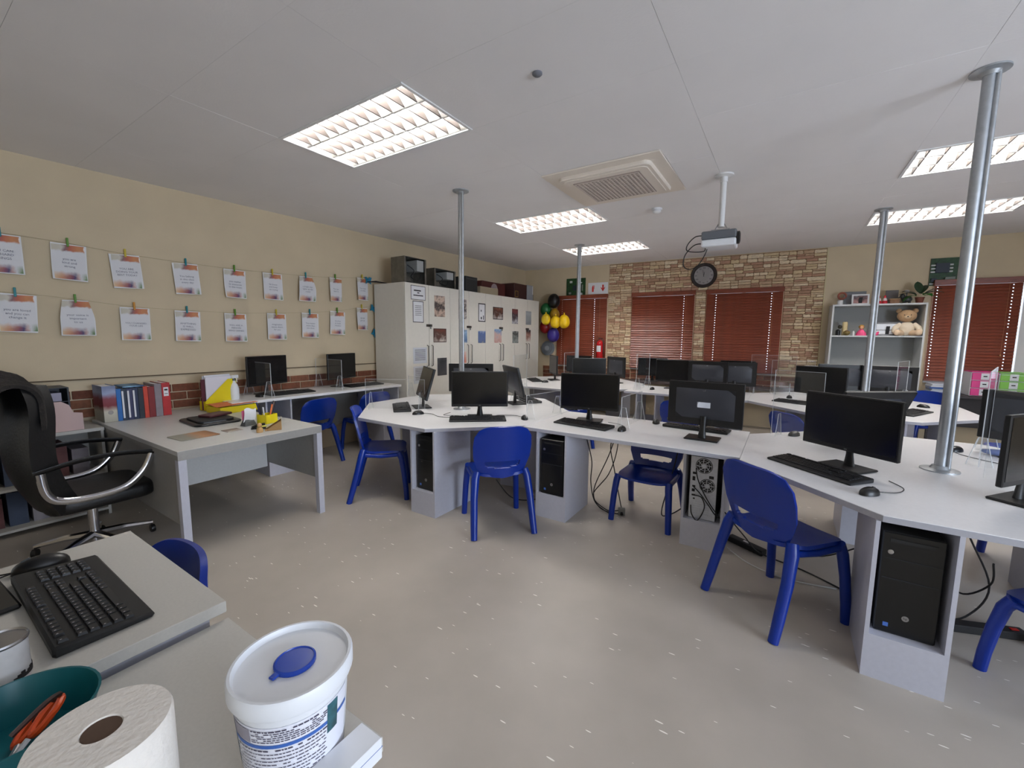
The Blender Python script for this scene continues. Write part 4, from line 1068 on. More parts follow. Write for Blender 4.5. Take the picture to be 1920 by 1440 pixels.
for nm, LST, lb in (('upper', SH, 'thin string carrying the upper row of pegged sheets'), ('lower', SL, 'thin string carrying the lower row of pegged sheets')):
    pts = [Vector(LW(-1.2, LST[0][1] + .20, .022))]
    for i, s in enumerate(LST): pts.append(Vector(LW(s[0], s[1] + .158, .022)))
    pts.append(Vector(LW(3.24, LST[-1][1] + .18, .022)))
    tag(MB().tube(catmull(pts, 4), .0013, 4).build('hanging_string', mat('string_beige', (150, 136, 100), .8)), lb, 'string')
# teal paper butterflies at the string ends
for i, (s, z, lb) in enumerate(((3.20, 2.225, 'teal paper butterfly at the end of the upper string'), (3.27, 1.845, 'teal paper butterfly at the end of the lower string'), (3.28, 1.50, 'teal paper butterfly lowest on the wall, beside the cabinets'))):
    t = thing('paper_butterfly', lb, 'butterfly', LW(s, z, .03), 0, 'teal paper butterflies beside the cabinets', rot=(0, R(20 * i), LRZ))
    for sg in (-1, 1):
        MB().add([(0, 0, -.02), (sg * .045, -.015, -.05), (sg * .04, -.015, -.005), (sg * .055, -.018, .045), (sg * .02, -.008, .05), (0, 0, .02)], [(0, 1, 2, 3, 4, 5) if sg > 0 else (5, 4, 3, 2, 1, 0)]).build('wing', mat('teal_paper', (30, 120, 150), .7), t)
    MB().tube([(0, -.002, -.03), (0, -.002, .035)], .004, 6).build('body', mat('teal_paper', (30, 120, 150), .7), t)

# ------------------------------------------------------------------ teacher desk
t = thing('teacher_desk', 'grey-white teacher desk with recessed panels and square legs, left of centre', 'desk', (-4.0, 1.51, 0), 0)
X0, X1, Y0, Y1 = -.93, .85, -.49, .49
MB().box(X0, X1, Y0, Y1, .71, .74).build('desktop', TEACH, t, bevel=.0015)
MB().box(X1 - .0001, X1 + .0006, Y0, Y1, .695, .739).box(X0, X1, Y0, Y0 + .03, .68, .71).box(X1 - .03, X1, Y0 + .03, Y1 - .03, .68, .71).box(X0, X1, Y1 - .03, Y1, .68, .71).build('apron', TEACHD, t)
for (x, y) in ((X1 - .05, Y0), (X1 - .05, Y1 - .045), (X0, Y0), (X0, Y1 - .045)): MB().box(x, x + .05, y, y + .045, 0, .68).build('leg', PEDM, t, bevel=.001)
MB().box(X0 + .06, X1 - .05, Y0 + .01, Y0 + .026, .24, .68).build('side_panel', TEACHD, t)
MB().box(X0 + .06, X1 - .05, Y1 - .035, Y1 - .019, .30, .68).build('side_panel', TEACHD, t)
MB().box(.02, .036, Y0 + .03, Y1 - .04, .26, .68).build('modesty_panel', TEACH, t)
TD = .741
# binders and books upright at the wall
books = [(1.09, .085, .30, .26, (150, 145, 150), 'lever arch file with a marbled back and metal finger ring', 1), (1.16, .03, .27, .22, (20, 96, 168), 'thin bright blue book, next to the marbled lever arch file', 0), (1.20, .035, .27, .22, (26, 40, 60), 'dark navy book with a white band, left of its twins', 2),
         (1.24, .035, .27, .22, (46, 50, 86), 'indigo book with a white band, in the middle of the blue set', 2), (1.28, .035, .27, .22, (32, 44, 74), 'navy book with a grey band, right of the indigo one', 2), (1.32, .035, .27, .22, (30, 38, 48), 'near-black book ending the blue set', 0),
         (1.36, .03, .275, .22, (190, 60, 38), 'orange-red book beside the near-black one', 0), (1.40, .045, .27, .22, (120, 26, 28), 'dark red book behind the grey file', 0), (1.445, .05, .29, .26, (130, 122, 128), 'grey-sided file leaning on the red lever arch file', 0), (1.50, .06, .295, .27, (170, 34, 38), 'red lever arch file with a white spine label, last of the row', 3)]
yy = 1.04
for i, (_, th, h, d, c, lb, st) in enumerate(books):
    th = th * 1.0
    t = thing('book' if i not in (0, 8, 9) else 'lever_arch_file', lb, 'book' if i not in (0, 8, 9) else 'file', (-4.66, yy + th / 2, TD), 0, 'books and files standing on the teacher desk')
    cm = mat('cover_%d' % i, c, .45, var=.1, vscale=20) if i else ramp_mat('marbled_spine', [(0, (160, 155, 140)), (.35, (190, 186, 170)), (.5, (120, 40, 48)), (.7, (128, 60, 70)), (.85, (150, 160, 190)), (1, (120, 130, 160))], 'Z', 3.2, .15, 20)
    MB().box(-d, -.004, -th / 2, -th / 2 + .003, 0, h).box(-d, -.004, th / 2 - .003, th / 2, 0, h).box(-.004, 0, -th / 2, th / 2, 0, h).build('cover', cm, t, bevel=.0008)
    MB().box(-d + .005, -.005, -th / 2 + .004, th / 2 - .004, .004, h - .006).build('pages', PAPER, t)
    if st == 1:
        MX = Matrix.Translation((.0, 0, .08)) @ Matrix.Rotation(PI / 2, 4, 'Y')
        MB().lathe([(.017, 0), (.017, .002), (.011, .002)], 16, MX).build('finger_ring', CHROME, t)
    if st == 2: MB().box(.0002, .001, -th / 2 + .002, -th / 2 + .014, .02, h - .02).build('spine_band', PAPER, t)
    if st == 3:
        MB().box(.0002, .001, -.018, .018, h - .12, h - .04).build('spine_label', PAPER, t)
        MB().box(.001, .0015, -.012, .012, h - .07, h - .055).box(.001, .0015, -.012, .012, h - .10, h - .095).build('label_print', BK, t)
    yy += th + .0015
tag(MB().box(-.22, 0, 0, .14, 0, .012).build('booklet', ramp_mat('blue_booklet_cover', [(0, (30, 60, 100)), (.5, (120, 160, 190)), (1, (40, 70, 110))], 'Y', 6, .4, 20), loc=(-4.66, 1.17, TD + .277)), 'blue picture booklet lying flat on top of the blue books', 'book')

# yellow magazine file with papers, tray, pad etc.
YEL = mat('bright_yellow_card', (226, 206, 20), .5)
t = thing('magazine_file', 'bright yellow slanted magazine file with loose papers inside', 'file holder', (-4.60, 1.74, TD + .002), R(8))
MB().add([(0, 0, 0), (0, .30, 0), (0, .30, .29), (0, .22, .29), (0, 0, .09), (.003, 0, 0), (.003, .30, 0), (.003, .30, .29), (.003, .22, .29), (.003, 0, .09)],
         [(0, 1, 2, 3, 4), (9, 8, 7, 6, 5), (0, 5, 6, 1), (1, 6, 7, 2), (2, 7, 8, 3), (3, 8, 9, 4), (4, 9, 5, 0)]).box(-.09, 0, .297, .30, 0, .29).box(-.09, 0, 0, .003, 0, .09).box(-.09, 0, 0, .30, 0, .003).box(-.093, -.09, 0, .30, 0, .09).build('side_wall', YEL, t)
for k, (c, dz, dy) in enumerate((((218, 216, 226), .02, 0), ((90, 40, 50), .0, -.03), ((225, 225, 232), .035, .01), ((206, 204, 214), .028, .004))):
    tag(MB().box(-.02 - k * .018, -.012 - k * .018, .02 + dy, .26 + dy, .006, .30 + dz).build('sheet_bundle', mat('bundle_%d' % k, c, .8), loc=(-4.60, 1.74, TD + .002), rz=R(8)), ['white paper bundle at the front of the yellow magazine file', 'maroon folder at the left of the yellow magazine file', 'tallest white papers in the yellow magazine file', 'rearmost grey papers in the yellow magazine file'][k], 'papers', 'papers standing in the yellow file')
t = thing('letter_tray', 'low yellow tray with orange papers, beside the magazine file', 'tray', (-4.43, 1.90, TD + .001), R(4))
MB().box(-.12, .12, -.17, .17, 0, .004).box(-.12, .12, -.17, -.166, .004, .06).box(-.12, .12, .166, .17, .004, .06).box(-.12, -.116, -.166, .166, .004, .06).box(.116, .12, -.166, .166, .004, .06).build('tray_body', YEL, t)
tag(MB().grid(lambda u, v: ((u - .5) * .22, (v - .5) * .36, .005 * math.sin(u * 5 + v * 3)), 6, 6, thick=.004).build('orange_papers', mat('salmon_paper', (214, 120, 70), .8, var=.15, vscale=14), loc=(-4.43, 1.90, TD + .075)), 'orange paper lying on the yellow tray', 'papers')
t = thing('desk_pad', 'black leather-like tray lying on the teacher desk', 'desk tray', (-4.05, 1.56, TD), R(-3))
MB().prism(rrect(.22, .17, .06), 0, .018).build('pad_base', BLACKP, t, bevel=.006, smooth=True)
MB().prism(rrect(.15, .13, .03), .018, .034).build('pad_block', BLACKM, t, bevel=.005, smooth=True)
MB().box(.156, .16, -.10, .06, .018, .022).build('silver_edge', ALU, t)
tag(MB().prism(rrect(.07, .11, .02), 0, .018).build('maroon_wallet', mat('maroon_leather', (66, 22, 28), .5), loc=(-4.10, 1.62, TD + .035), rz=R(20), bevel=.004), 'small maroon wallet lying on the black desk tray', 'wallet')
tag(MB().prism(rrect(.115, .125, .02), 0, .003).build('picture_mat', ramp_mat('mouse_mat_print', [(0, (140, 138, 126)), (.3, (176, 130, 92)), (.6, (140, 98, 66)), (1, (70, 68, 58))], 'Y', 3.6, .35, 14), loc=(-3.56, 1.26, TD), rz=R(4), bevel=.001), 'small mat with a beige and brown picture near the desk edge', 'mat')
tag(MB().box(-.05, .05, -.055, .055, 0, .003).build('picture_card', ramp_mat('card_print', [(0, (120, 104, 96)), (.5, (170, 160, 150)), (1, (96, 84, 80))], 'X', 8, .4, 20), loc=(-3.53, 1.50, TD), rz=R(3)), 'small brown picture card between the mat and the wooden figure', 'card')
t = thing('wooden_figure', 'little turned wooden peg figure near the front of the teacher desk', 'figurine', (-3.29, 1.585, TD))
LW_ = mat('light_wood', (178, 140, 90), .5, var=.15, vscale=30)
MB().lathe([(.022, 0), (.024, .02), (.019, .032), (.012, .04)], 16).build('figure_body', LW_, t, smooth=True)
MB().ell((0, 0, .055), .017, .017, .017, 12).build('figure_head', LW_, t, smooth=True)
t = thing('pen_holder', 'yellow pen holder full of pens and orange scissors', 'pen holder', (-3.60, 1.80, TD), R(15))
MB().box(-.05, .05, -.055, -.051, 0, .075).box(-.05, .05, .051, .055, 0, .075).box(-.05, -.046, -.051, .051, 0, .075).box(.046, .05, -.051, .051, 0, .075).box(-.05, .05, -.051, .051, 0, .003).build('cup', YEL, t)
for k, (x, y, dx, dy, h, c, lb) in enumerate(((-.02, -.03, -.02, -.03, .17, (40, 38, 90), 'tall dark blue pen in the yellow holder'), (.0, -.02, .0, -.01, .13, (220, 220, 224), 'white pen in the yellow holder'), (.02, .0, .01, .03, .15, (230, 110, 40), 'orange pen leaning in the yellow holder'), (-.01, .02, 0, .05, .17, (60, 36, 26), 'dark brown ruler end leaning out of the yellow holder'), (.01, -.035, .0, -.03, .15, (20, 20, 22), 'black pen in the yellow holder'))):
    tag(MB().tube([(0, 0, 0), (dx, dy, h)], .006 if k != 3 else .010, 7).build('pen', mat('pen_%d' % k, c, .4), loc=(-3.60 + x, 1.80 + y, TD + .006), smooth=True), lb, 'pen', 'pens in the yellow holder')
t = thing('card_holder', 'grey wire holder with white and pink notes on the teacher desk', 'note holder', (-3.62, 1.66, TD), R(12))
MB().add([(-.03, -.05, 0), (.03, -.05, 0), (.03, .05, 0), (-.03, .05, 0), (-.008, -.03, .07), (.008, -.03, .07), (.008, .03, .07), (-.008, .03, .07)], [(0, 1, 5, 4), (1, 2, 6, 5), (2, 3, 7, 6), (3, 0, 4, 7), (0, 3, 2, 1)]).build('stand', GREYM, t)
MB().grid(lambda u, v: (.01 + .02 * math.sin(v * 2), (u - .5) * .10, .03 + v * .11 + .01 * math.sin(u * 6)), 5, 5, thick=.001).build('note', PAPER, t)
MB().box(-.01, -.006, -.045, -.01, .05, .125).build('note', mat('pink_paper', (226, 110, 150), .8), t)
t = thing('card_rack', 'brown card napkin-style holder beside the wooden figure', 'holder', (-3.30, 1.69, TD), R(-25))
m_ = mat('kraft_card', (150, 116, 72), .8)
MB().add([(-.035, -.055, 0), (.035, -.055, 0), (.035, .055, 0), (-.035, .055, 0), (-.035, -.055, .004), (.035, -.055, .004), (.035, .055, .075), (-.035, .055, .075)], [(0, 3, 2, 1), (0, 1, 5, 4), (1, 2, 6, 5), (2, 3, 7, 6), (3, 0, 4, 7)]).build('card_body', m_, t)
MB().box(-.030, .030, .056, .058, .01, .10).build('card_insert', mat('cream_card', (206, 196, 168), .8), t)
t = thing('hole_punch', 'small black stapler-like punch with yellow notes behind the wooden figure', 'stapler', (-3.42, 1.64, TD), R(60))
MB().box(-.05, .05, -.014, .014, 0, .012).tube([(-.045, 0, .014), (0, 0, .03), (.045, 0, .036)], .010, 8).build('stapler_body', BLACKP, t, smooth=True)
MB().box(-.03, .05, .02, .07, 0, .01).build('yellow_notes', mat('pale_yellow_paper', (220, 214, 90), .8), t)
# spray bottle on bench
t = thing('spray_bottle', 'white spray bottle standing on the wall bench behind the teacher desk', 'bottle', LW(1.32, BZ, .42), R(120))
MB().lathe([(.038, 0), (.042, .02), (.042, .11), (.03, .15), (.015, .175), (.014, .19)], 18).build('bottle_body', WPLAST, t, smooth=True)
MB().lathe([(.018, .19), (.018, .21), (.012, .215)], 14).build('collar', GREYM, t, smooth=True)
MB().box(-.02, .055, -.012, .012, .213, .245).add([(.03, -.005, .213), (.042, -.005, .17), (.047, -.005, .17), (.045, -.005, .213), (.03, .005, .213), (.042, .005, .17), (.047, .005, .17), (.045, .005, .213)], [(0, 1, 2, 3), (7, 6, 5, 4), (0, 4, 5, 1), (2, 6, 7, 3)]).build('trigger_head', WPLAST, t, bevel=.003)

# ------------------------------------------------------------------ low bookcase on the far left with boxes
t = thing('low_bookcase', 'low white bookcase behind the office chair, filled with papers', 'bookcase', (-4.98, -.75, 0), R(90))
# local x along world y, local -y towards room
W_ = 1.76
bc = mat('bookcase_board', (176, 174, 168), .5)
MB().box(0, W_, -.42, -.0, .70, .725).build('top_board', bc, t)
for x_ in (0, W_ / 2 - .009, W_ - .018): MB().box(x_, x_ + .018, -.40, -.02, 0, .70).build('side_board', bc, t)
MB().box(.018, W_ - .018, -.019, -.01, 0, .70).build('back_board', bc, t)
for a, b, z in ((.018, W_ / 2 - .009, .34), (W_ / 2 + .009, W_ - .018, .34), (.018, W_ / 2 - .009, .04), (W_ / 2 + .009, W_ - .018, .04)): MB().box(a, b, -.40, -.02, z, z + .018).build('shelf_board', bc, t)
def bw(lx, ly, z): return (-4.98 - ly, -.75 + lx, z)
for k in range(14):
    lx = .05 + k * .118; 
    if abs(lx - W_ / 2) < .05: continue
    h = random.choice((.22, .25, .2, .27)); c, cn = random.choice((((70, 60, 70), 'dark purple-grey'), ((110, 104, 110), 'mid-grey'), ((130, 126, 132), 'light grey'), ((60, 70, 90), 'slate blue'), ((96, 60, 60), 'dull red')))
    ordn = ['first', 'second', 'third', 'fourth', 'fifth', 'sixth', 'seventh', 'eighth', 'ninth', 'tenth', 'eleventh', 'twelfth', 'thirteenth', 'fourteenth'][13 - k]
    for z in (.358, .058):
        h2 = min(h, .3)
        o = MB().box(0, .095, -.30, -.02 - .02, 0, h2).build('document_stack', mat('stack_%d' % (c[0]), c, .8, var=.2, vscale=12), loc=bw(lx, 0, z), rz=R(90))
        tag(o, cn + ' paper stack on the %s bookcase shelf, %s from the teacher desk' % ('upper' if z > .2 else 'lower', ordn), 'papers', 'paper stacks in the low bookcase')
# things on top
t = thing('magazine_box', 'black open-fronted magazine box holding pale papers on the low bookcase', 'file holder', bw(1.10, -.34, .726), R(90))
dk = mat('dark_blue_grey_plastic', (34, 38, 50), .5)
MB().box(0, .50, .24, .25, 0, .33).box(0, .01, 0, .24, 0, .33).box(.49, .50, 0, .24, 0, .33).box(.01, .49, 0, .24, .325, .33).box(.01, .49, 0, .24, .22, .225).box(.01, .49, 0, .24, 0, .01).build('box_frame', dk, t)
MB().box(.03, .46, .02, .22, .226, .29).build('paper_layer', mat('lilac_paper', (150, 148, 166), .8), t)
t = thing('paper_tray', 'scallop-edged pinkish cardboard tray with white papers, on the low bookcase by the desk', 'tray', bw(1.27, -.40, .726), R(90))
pk = mat('pinkish_card', (196, 170, 166), .7)
MB().prism([(0, 0), (.38, 0), (.38, .13), (.33, .14), (.31, .20), (.27, .23), (.16, .23), (.12, .20), (.10, .13), (.02, .10), (0, .08)], 0, .004, Matrix.Rotation(PI / 2, 4, 'X')).build('tray_front', pk, t)
MB().box(0, .38, 0, .05, 0, .004).build('tray_base', pk, t)
tag(MB().prism(rrect(.05, .09, .02), 0, .01, Matrix.Translation((0, 0, .10)) @ Matrix.Rotation(PI / 2, 4, 'X')).build('white_roll', PAPER, loc=bw(1.20, -.37, .727), rz=R(90)), 'white rounded card standing left of the pinkish tray', 'card')
for k, (lx, w_, h, c, lb) in enumerate(((.20, .30, .30, (150, 158, 170), 'pale blue-grey file box on the bookcase at the photo edge'), (.55, .20, .26, (170, 172, 176), 'light grey file box behind the office chair back'), (.84, .14, .34, (140, 136, 134), 'grey document folder standing by the dark magazine box'))):
    t = thing('file_box', lb, 'file box', bw(lx, -.33, .726), R(90), 'grey file boxes on the low bookcase')
    MB().box(0, w_, 0, .24, 0, h).build('box_body', mat('filebox_%d' % k, c, .7), t, bevel=.003)
    MB().box(.03, w_ - .03, -.001, 0, h * .55, h * .75).build('box_label', PAPER, t)

# ------------------------------------------------------------------ office chair
t = thing('office_chair', 'black high-backed office chair with chrome armrests at the teacher desk', 'chair', (-3.88, .76, 0), R(2))
def cush(u, v):
    x = (u - .5) * 2; z = v
    lean = -.13 * z
    return (x * .265 * (1 - .12 * abs(2 * v - 1) ** 4), -.15 + lean + .05 * abs(x) ** 2 - .04 * math.sin(z * 5), .43 + z * .74)
MB().grid(cush, 12, 16, thick=-.12).build('backrest', LEATHER, t, smooth=True)
MB().prism(rrect(.27, .27, .10), .36, .46, Matrix.Translation((0, .02, 0))).build('seat_cushion', LEATHER, t, bevel=.035, seg=3, smooth=True)
for sx in (-1, 1):
    x = sx * .30
    a = MB().tube(catmull([(x, -.27, .66), (x, -.255, .54), (x, -.20, .475), (x, -.05, .455), (x, .10, .475), (x, .20, .56), (x, .25, .665)], 5), .013, 8, flat=1.7).build('armrest', CHROME, t, smooth=True)
    MB().tube(catmull([(x, -.30, .665), (x, -.1, .70), (x, .1, .70), (x, .27, .672)], 5), .022, 8, flat=.5).build('arm_pad', LEATHER, a, smooth=True)
MB().tube([(0, 0, .06), (0, 0, .42)], .028, 12).build('gas_lift', CHROME, t, smooth=True)
for k in range(5):
    a = 2 * PI * k / 5 + .3
    l = MB().tube([(0, 0, .115), (.15 * math.cos(a), .15 * math.sin(a), .105), (.31 * math.cos(a), .31 * math.sin(a), .075)], [.028, .022, .015], 8).build('base_arm', CHROME, t, smooth=True)
    MB().lathe([(.028, -.012), (.03, 0), (.028, .012)], 14, Matrix.Translation((.31 * math.cos(a), .31 * math.sin(a), .03)) @ Matrix.Rotation(a, 4, 'Z') @ Matrix.Rotation(PI / 2, 4, 'Y')).build('castor', BLACKP, l, smooth=True)
def jac(u, v):                    # folded over the chair top: front flap, crest, rear flap
    x = (u - .5) * 2; L_ = (v - .5) * .62
    wob = .014 * math.sin(u * 17 + v * 6) + .010 * math.sin(u * 33 - v * 4)
    r = .115; arc_ = r * PI / 2
    if abs(L_) < arc_: a = L_ / r; y, z = math.sin(a) * r, math.cos(a) * r
    else: y, z = math.copysign(r, L_), -(abs(L_) - arc_)
    return (x * (.31 - .02 * math.cos(v * 9)), -.335 + y * (1 + wob * 4), 1.115 + z + wob - .05 * abs(x) ** 3)
tag(MB().grid(jac, 30, 22, thick=.02).build('folded_jacket', mat('dark_knit_fabric', (34, 30, 28), .95, var=.35, vscale=20, bump=.6, bscale=60), loc=(-3.88, .76, 0), rz=R(2), smooth=True), 'dark knitted jacket draped over the top of the office chair', 'jacket')

# ------------------------------------------------------------------ near left desks
t = thing('computer_desk', 'grey desk with the keyboard in the lower left corner', 'desk', (-1.42, .425, 0), 0)
Z1 = .84
MB().box(-.33, .33, -1.2, 0, Z1 - .028, Z1).build('desktop', NEARD, t, bevel=.0015)
for x_ in (-.31, .294): MB().box(x_, x_ + .016, -1.18, -.03, 0, Z1 - .028).build('side_board', PEDM, t)
t = thing('computer_desk', 'slightly lower grey desk holding the white bucket and paper roll', 'desk', (-.78, .425, 0), 0)
Z2 = .80
MB().box(-.305, .25, -1.2, 0, Z2 - .028, Z2).build('desktop', NEARD, t, bevel=.0015)
for x_ in (-.29, .21): MB().box(x_, x_ + .016, -1.18, -.03, 0, Z2 - .028).build('side_board', PEDM, t)
# near keyboard with single keys
t = thing('keyboard', 'big black keyboard in the lower left foreground', 'keyboard', (-1.345, .285, Z1 + .0005), R(179.5), 'black desktop keyboards')
t.location = (-1.385, .232, Z1 + .0005)
MB().add([(-.225, -.08, 0), (.225, -.08, 0), (.225, .08, 0), (-.225, .08, 0), (-.225, -.08, .012), (.225, -.08, .012), (.225, .08, .024), (-.225, .08, .024)],
         [(0, 3, 2, 1), (4, 5, 6, 7), (0, 1, 5, 4), (1, 2, 6, 5), (2, 3, 7, 6), (3, 0, 4, 7)]).build('case', BLACKM, t, bevel=.005, smooth=True)
kb_mesh = {}
LEG = mat('key_legend', (170, 165, 170), .6)
chars = "E1234567890 =QWERTYUIOP[]ASDFGHJKL;ZXCVBNM,./"
for n, (x, y, w_, d) in enumerate(key_layout()):
    key = round(w_, 4)
    zz = .0105 + (y + .08) * .075
    if key not in kb_mesh:
        h = w_ / 2; e = .0016
        q = MB().add([(-h, -d / 2, 0), (h, -d / 2, 0), (h, d / 2, 0), (-h, d / 2, 0), (-h + e, -d / 2 + e, .007), (h - e, -d / 2 + e, .007), (h - e, d / 2 - e, .007), (-h + e, d / 2 - e, .007)],
                     [(4, 5, 6, 7), (0, 1, 5, 4), (1, 2, 6, 5), (2, 3, 7, 6), (3, 0, 4, 7)])
        kb_mesh[key] = q.build('key', KEYM, t, loc=(x, y, zz))
    else: link_copy(kb_mesh[key], 'key', t, (x, y, zz))
lg = MB()
for n, (x, y, w_, d) in enumerate(key_layout()):
    zz = .0178 + (y + .08) * .075
    lg.box(x - w_ / 2 + .003, x - w_ / 2 + .0055, y + .001, y + .004, zz, zz + .0002)
lg.build('key_legends', LEG, t)
dup(ms0, (-1.70, .215 + .0, Z1), R(170), 'black mouse left of the big foreground keyboard, on the grey desk')
o = [q for q in bpy.data.objects if q.get('label', '').startswith('black mouse left of the big')][0]; o.location = (-1.66, .215, Z1)
MB().tube(catmull([(0, .05, .008), (.02, .12, .004), (-.02, .25, .004), (.0, .4, .004)]), .0022, 6).build('cord', CABLE, o, smooth=True)
dup(mo0, (-1.56, .07, Z1 + .0006), R(183), 'monitor at the left edge whose foot shows beside the foreground keyboard')

# bucket of wipes
LBL = mat('label_blue', (58, 100, 176), .4)
t = thing('wipes_bucket', 'white plastic wipes bucket with a blue flip cap in the bottom foreground', 'bucket', (-.626, .330, Z2 + .0005), R(-24))
t.scale = (1.16, 1.16, .97)
BH = .165
MB().lathe([(.058, 0), (.062, .006), (.071, BH - .02), (.072, BH - .012)], 40).build('bucket_body', WPLAST, t, smooth=True)
MB().lathe([(.0755, BH - .022), (.0775, BH - .016), (.0775, BH + .004), (.0755, BH + .008), (.072, BH + .008), (.0705, BH), (.069, BH - .002), (0, BH - .0015)], 44).build('lid', WPLAST, t, smooth=True)
MC = Matrix.Translation((.002, .003, 0)) @ Matrix.Scale(1.0, 4)
cp = MB().lathe([(.0265, BH - .001), (.0265, BH + .004), (.024, BH + .0055), (.0235, BH + .004), (0, BH + .0045)], 30, MC).build('flip_cap', mat('cap_blue', (28, 66, 168), .3), t, smooth=True)
MB().cb((.017, -.0225, BH + .002), (.012, .009, .004), R(-55)).build('cap_tab', MATS['cap_blue'], cp, bevel=.001)
def arc(a0, a1, z0, z1, name, m, off=.0006, n=14):
    def f(u, v):
        a = a0 + (a1 - a0) * u; z = z0 + (z1 - z0) * v
        r = .062 + (.071 - .062) * (z - .006) / (BH - .026) + off
        return (r * math.cos(a), r * math.sin(a), z)
    return MB().grid(f, n, 1).build(name, m, t, smooth=True)
arc(R(-100), R(60), .02, .128, 'wrap_label', mat('label_white', (225, 226, 236), .4), .0005, 24)
arc(R(-78), R(60), .093, .099, 'blue_stripe', LBL, .001, 24)
arc(R(-78), R(-50), .101, .124, 'grey_text_block', mat('fine_print_grey', (150, 146, 158), .5), .001)
arc(R(-98), R(-80), .100, .124, 'dark_picture', mat('label_navy', (52, 66, 100), .4, var=.5, vscale=80), .001)
arc(R(-98), R(-80), .03, .100, 'teal_picture', mat('label_teal', (110, 146, 170), .4), .001)
arc(R(28), R(42), .075, .125, 'teal_picture', mat('label_teal_dark', (40, 90, 100), .4, var=.5, vscale=60), .001)
INKD = mat('label_ink', (70, 64, 84), .5)
tx = MB(); rnd = random.Random(3)
for r_ in range(16):
    z = .1215 - r_ * .0036 if r_ < 6 else .088 - (r_ - 6) * .0062
    a = R(-76) if r_ >= 6 else R(-48)
    while a < R(24):
        da = rnd.uniform(.03, .10)
        if rnd.random() < .86:
            def f(u, v, a=a, da=da, z=z):
                aa = a + da * u; zz = z + .0014 * v * (1.6 if r_ in (0, 6) else 1); r = .062 + .009 * (zz - .006) / (BH - .026) + .0013
                return (r * math.cos(aa), r * math.sin(aa), zz)
            tx.grid(f, 2, 1)
        a += da + .015
tx.build('small_print', INKD, t)
# paper towel roll
t = thing('paper_towel_roll', 'large white paper towel roll standing in the bottom left foreground', 'paper roll', (-.702, .124, Z2 + .0005))
t.scale = (1.12, 1.12, 1)
TOW = mat('tissue_white', (226, 219, 210), .9, var=.015, vscale=40, bump=.2, bscale=120)
MB().lathe([(.018, .012), (.018, 0), (.062, 0), (.0645, .004), (.0645, .170), (.0625, .175), (.019, .1755), (.018, .174), (.018, .012)], 48).build('roll', TOW, t, smooth=True)
MB().lathe([(.0177, .174), (.0177, .01)], 24).build('cardboard_core', mat('core_card', (84, 64, 50), .9), t, smooth=True)
# teal basket with scissors etc
t = thing('round_basket', 'teal plastic basket holding orange scissors in the lower left corner', 'basket', (-.997, .080, Z2 + .0005))
t.scale = (1, 1, .7)
TEAL = mat('teal_plastic', (14, 96, 104), .35)
MB().lathe([(.075, .003), (.078, 0), (.098, .10), (.102, .10), (.100, .095), (.08, .004), (0, .004)], 36).build('basket_body', TEAL, t, smooth=True)
t = thing('scissors', 'orange-handled scissors lying in the teal basket', 'scissors', (-.975, .085, Z2 + .03), 0, rot=(R(25), R(-35), R(30)))
ORG = mat('orange_plastic', (228, 84, 28), .4)
for sg in (-1, 1):
    MB().tube([(sg * .02 + .018 * math.cos(2 * PI * k / 16), .03 + .027 * math.sin(2 * PI * k / 16), 0) for k in range(16)], .0055, 7, True).build('handle', ORG, t, smooth=True)
    MB().tube([(sg * .012, .0, 0), (0, -.03, 0), (-sg * .006, -.10, 0)], [.005, .005, .001], 6).build('blade', ALU, t, smooth=True)
tag(MB().tube(catmull([(0, 0, .0), (.04, .03, .05), (.09, .01, .08), (.10, -.03, .06)]), .004, 6).build('dark_wire', mat('brown_wire', (60, 34, 30), .5), loc=(-1.03, .10, Z2 + .02), smooth=True), 'dark curved wire handle lying in the teal basket', 'wire')
# tin mug
t = thing('white_tin', 'white printed tin with an open metal rim at the left edge', 'tin', (-1.165, .090, Z2 + .0005))
t.scale = (.82, .82, 1.05)
MB().lathe([(.038, 0), (.041, .004), (.041, .108), (.043, .112), (.040, .113), (.038, .108), (.037, .006), (0, .006)], 30).build('tin_wall', mat('printed_tin_white', (214, 214, 216), .4, var=.05, vscale=60), t, smooth=True)
MB().lathe([(.0435, .110), (.0445, .113), (.0425, .116), (.0405, .113)], 30).build('rim', ALU, t, smooth=True)
m_ = MB()
for k in range(9):
    a = .3 + k * .16; m_.box(-.004, .004, -.0005, .0005, 0, .006 + .003 * (k % 3), Matrix.Rotation(a, 4, 'Z') @ Matrix.Translation((.0415, 0, .045)) @ Matrix.Rotation(PI / 2, 4, 'Z'))
m_.build('dark_print', BK, t)
# small white box under the bucket
t = thing('white_carton', 'slim flat white box at the desk edge, just right of the bucket', 'box', (-.527, .31, Z2 + .0005))
MB().box(-.025, .025, -.09, .09, 0, .036).build('carton', WPLAST, t, bevel=.0012)
MB().box(-.0254, .0254, -.0904, .0904, .020, .0208).build('box_line', LBL, t)


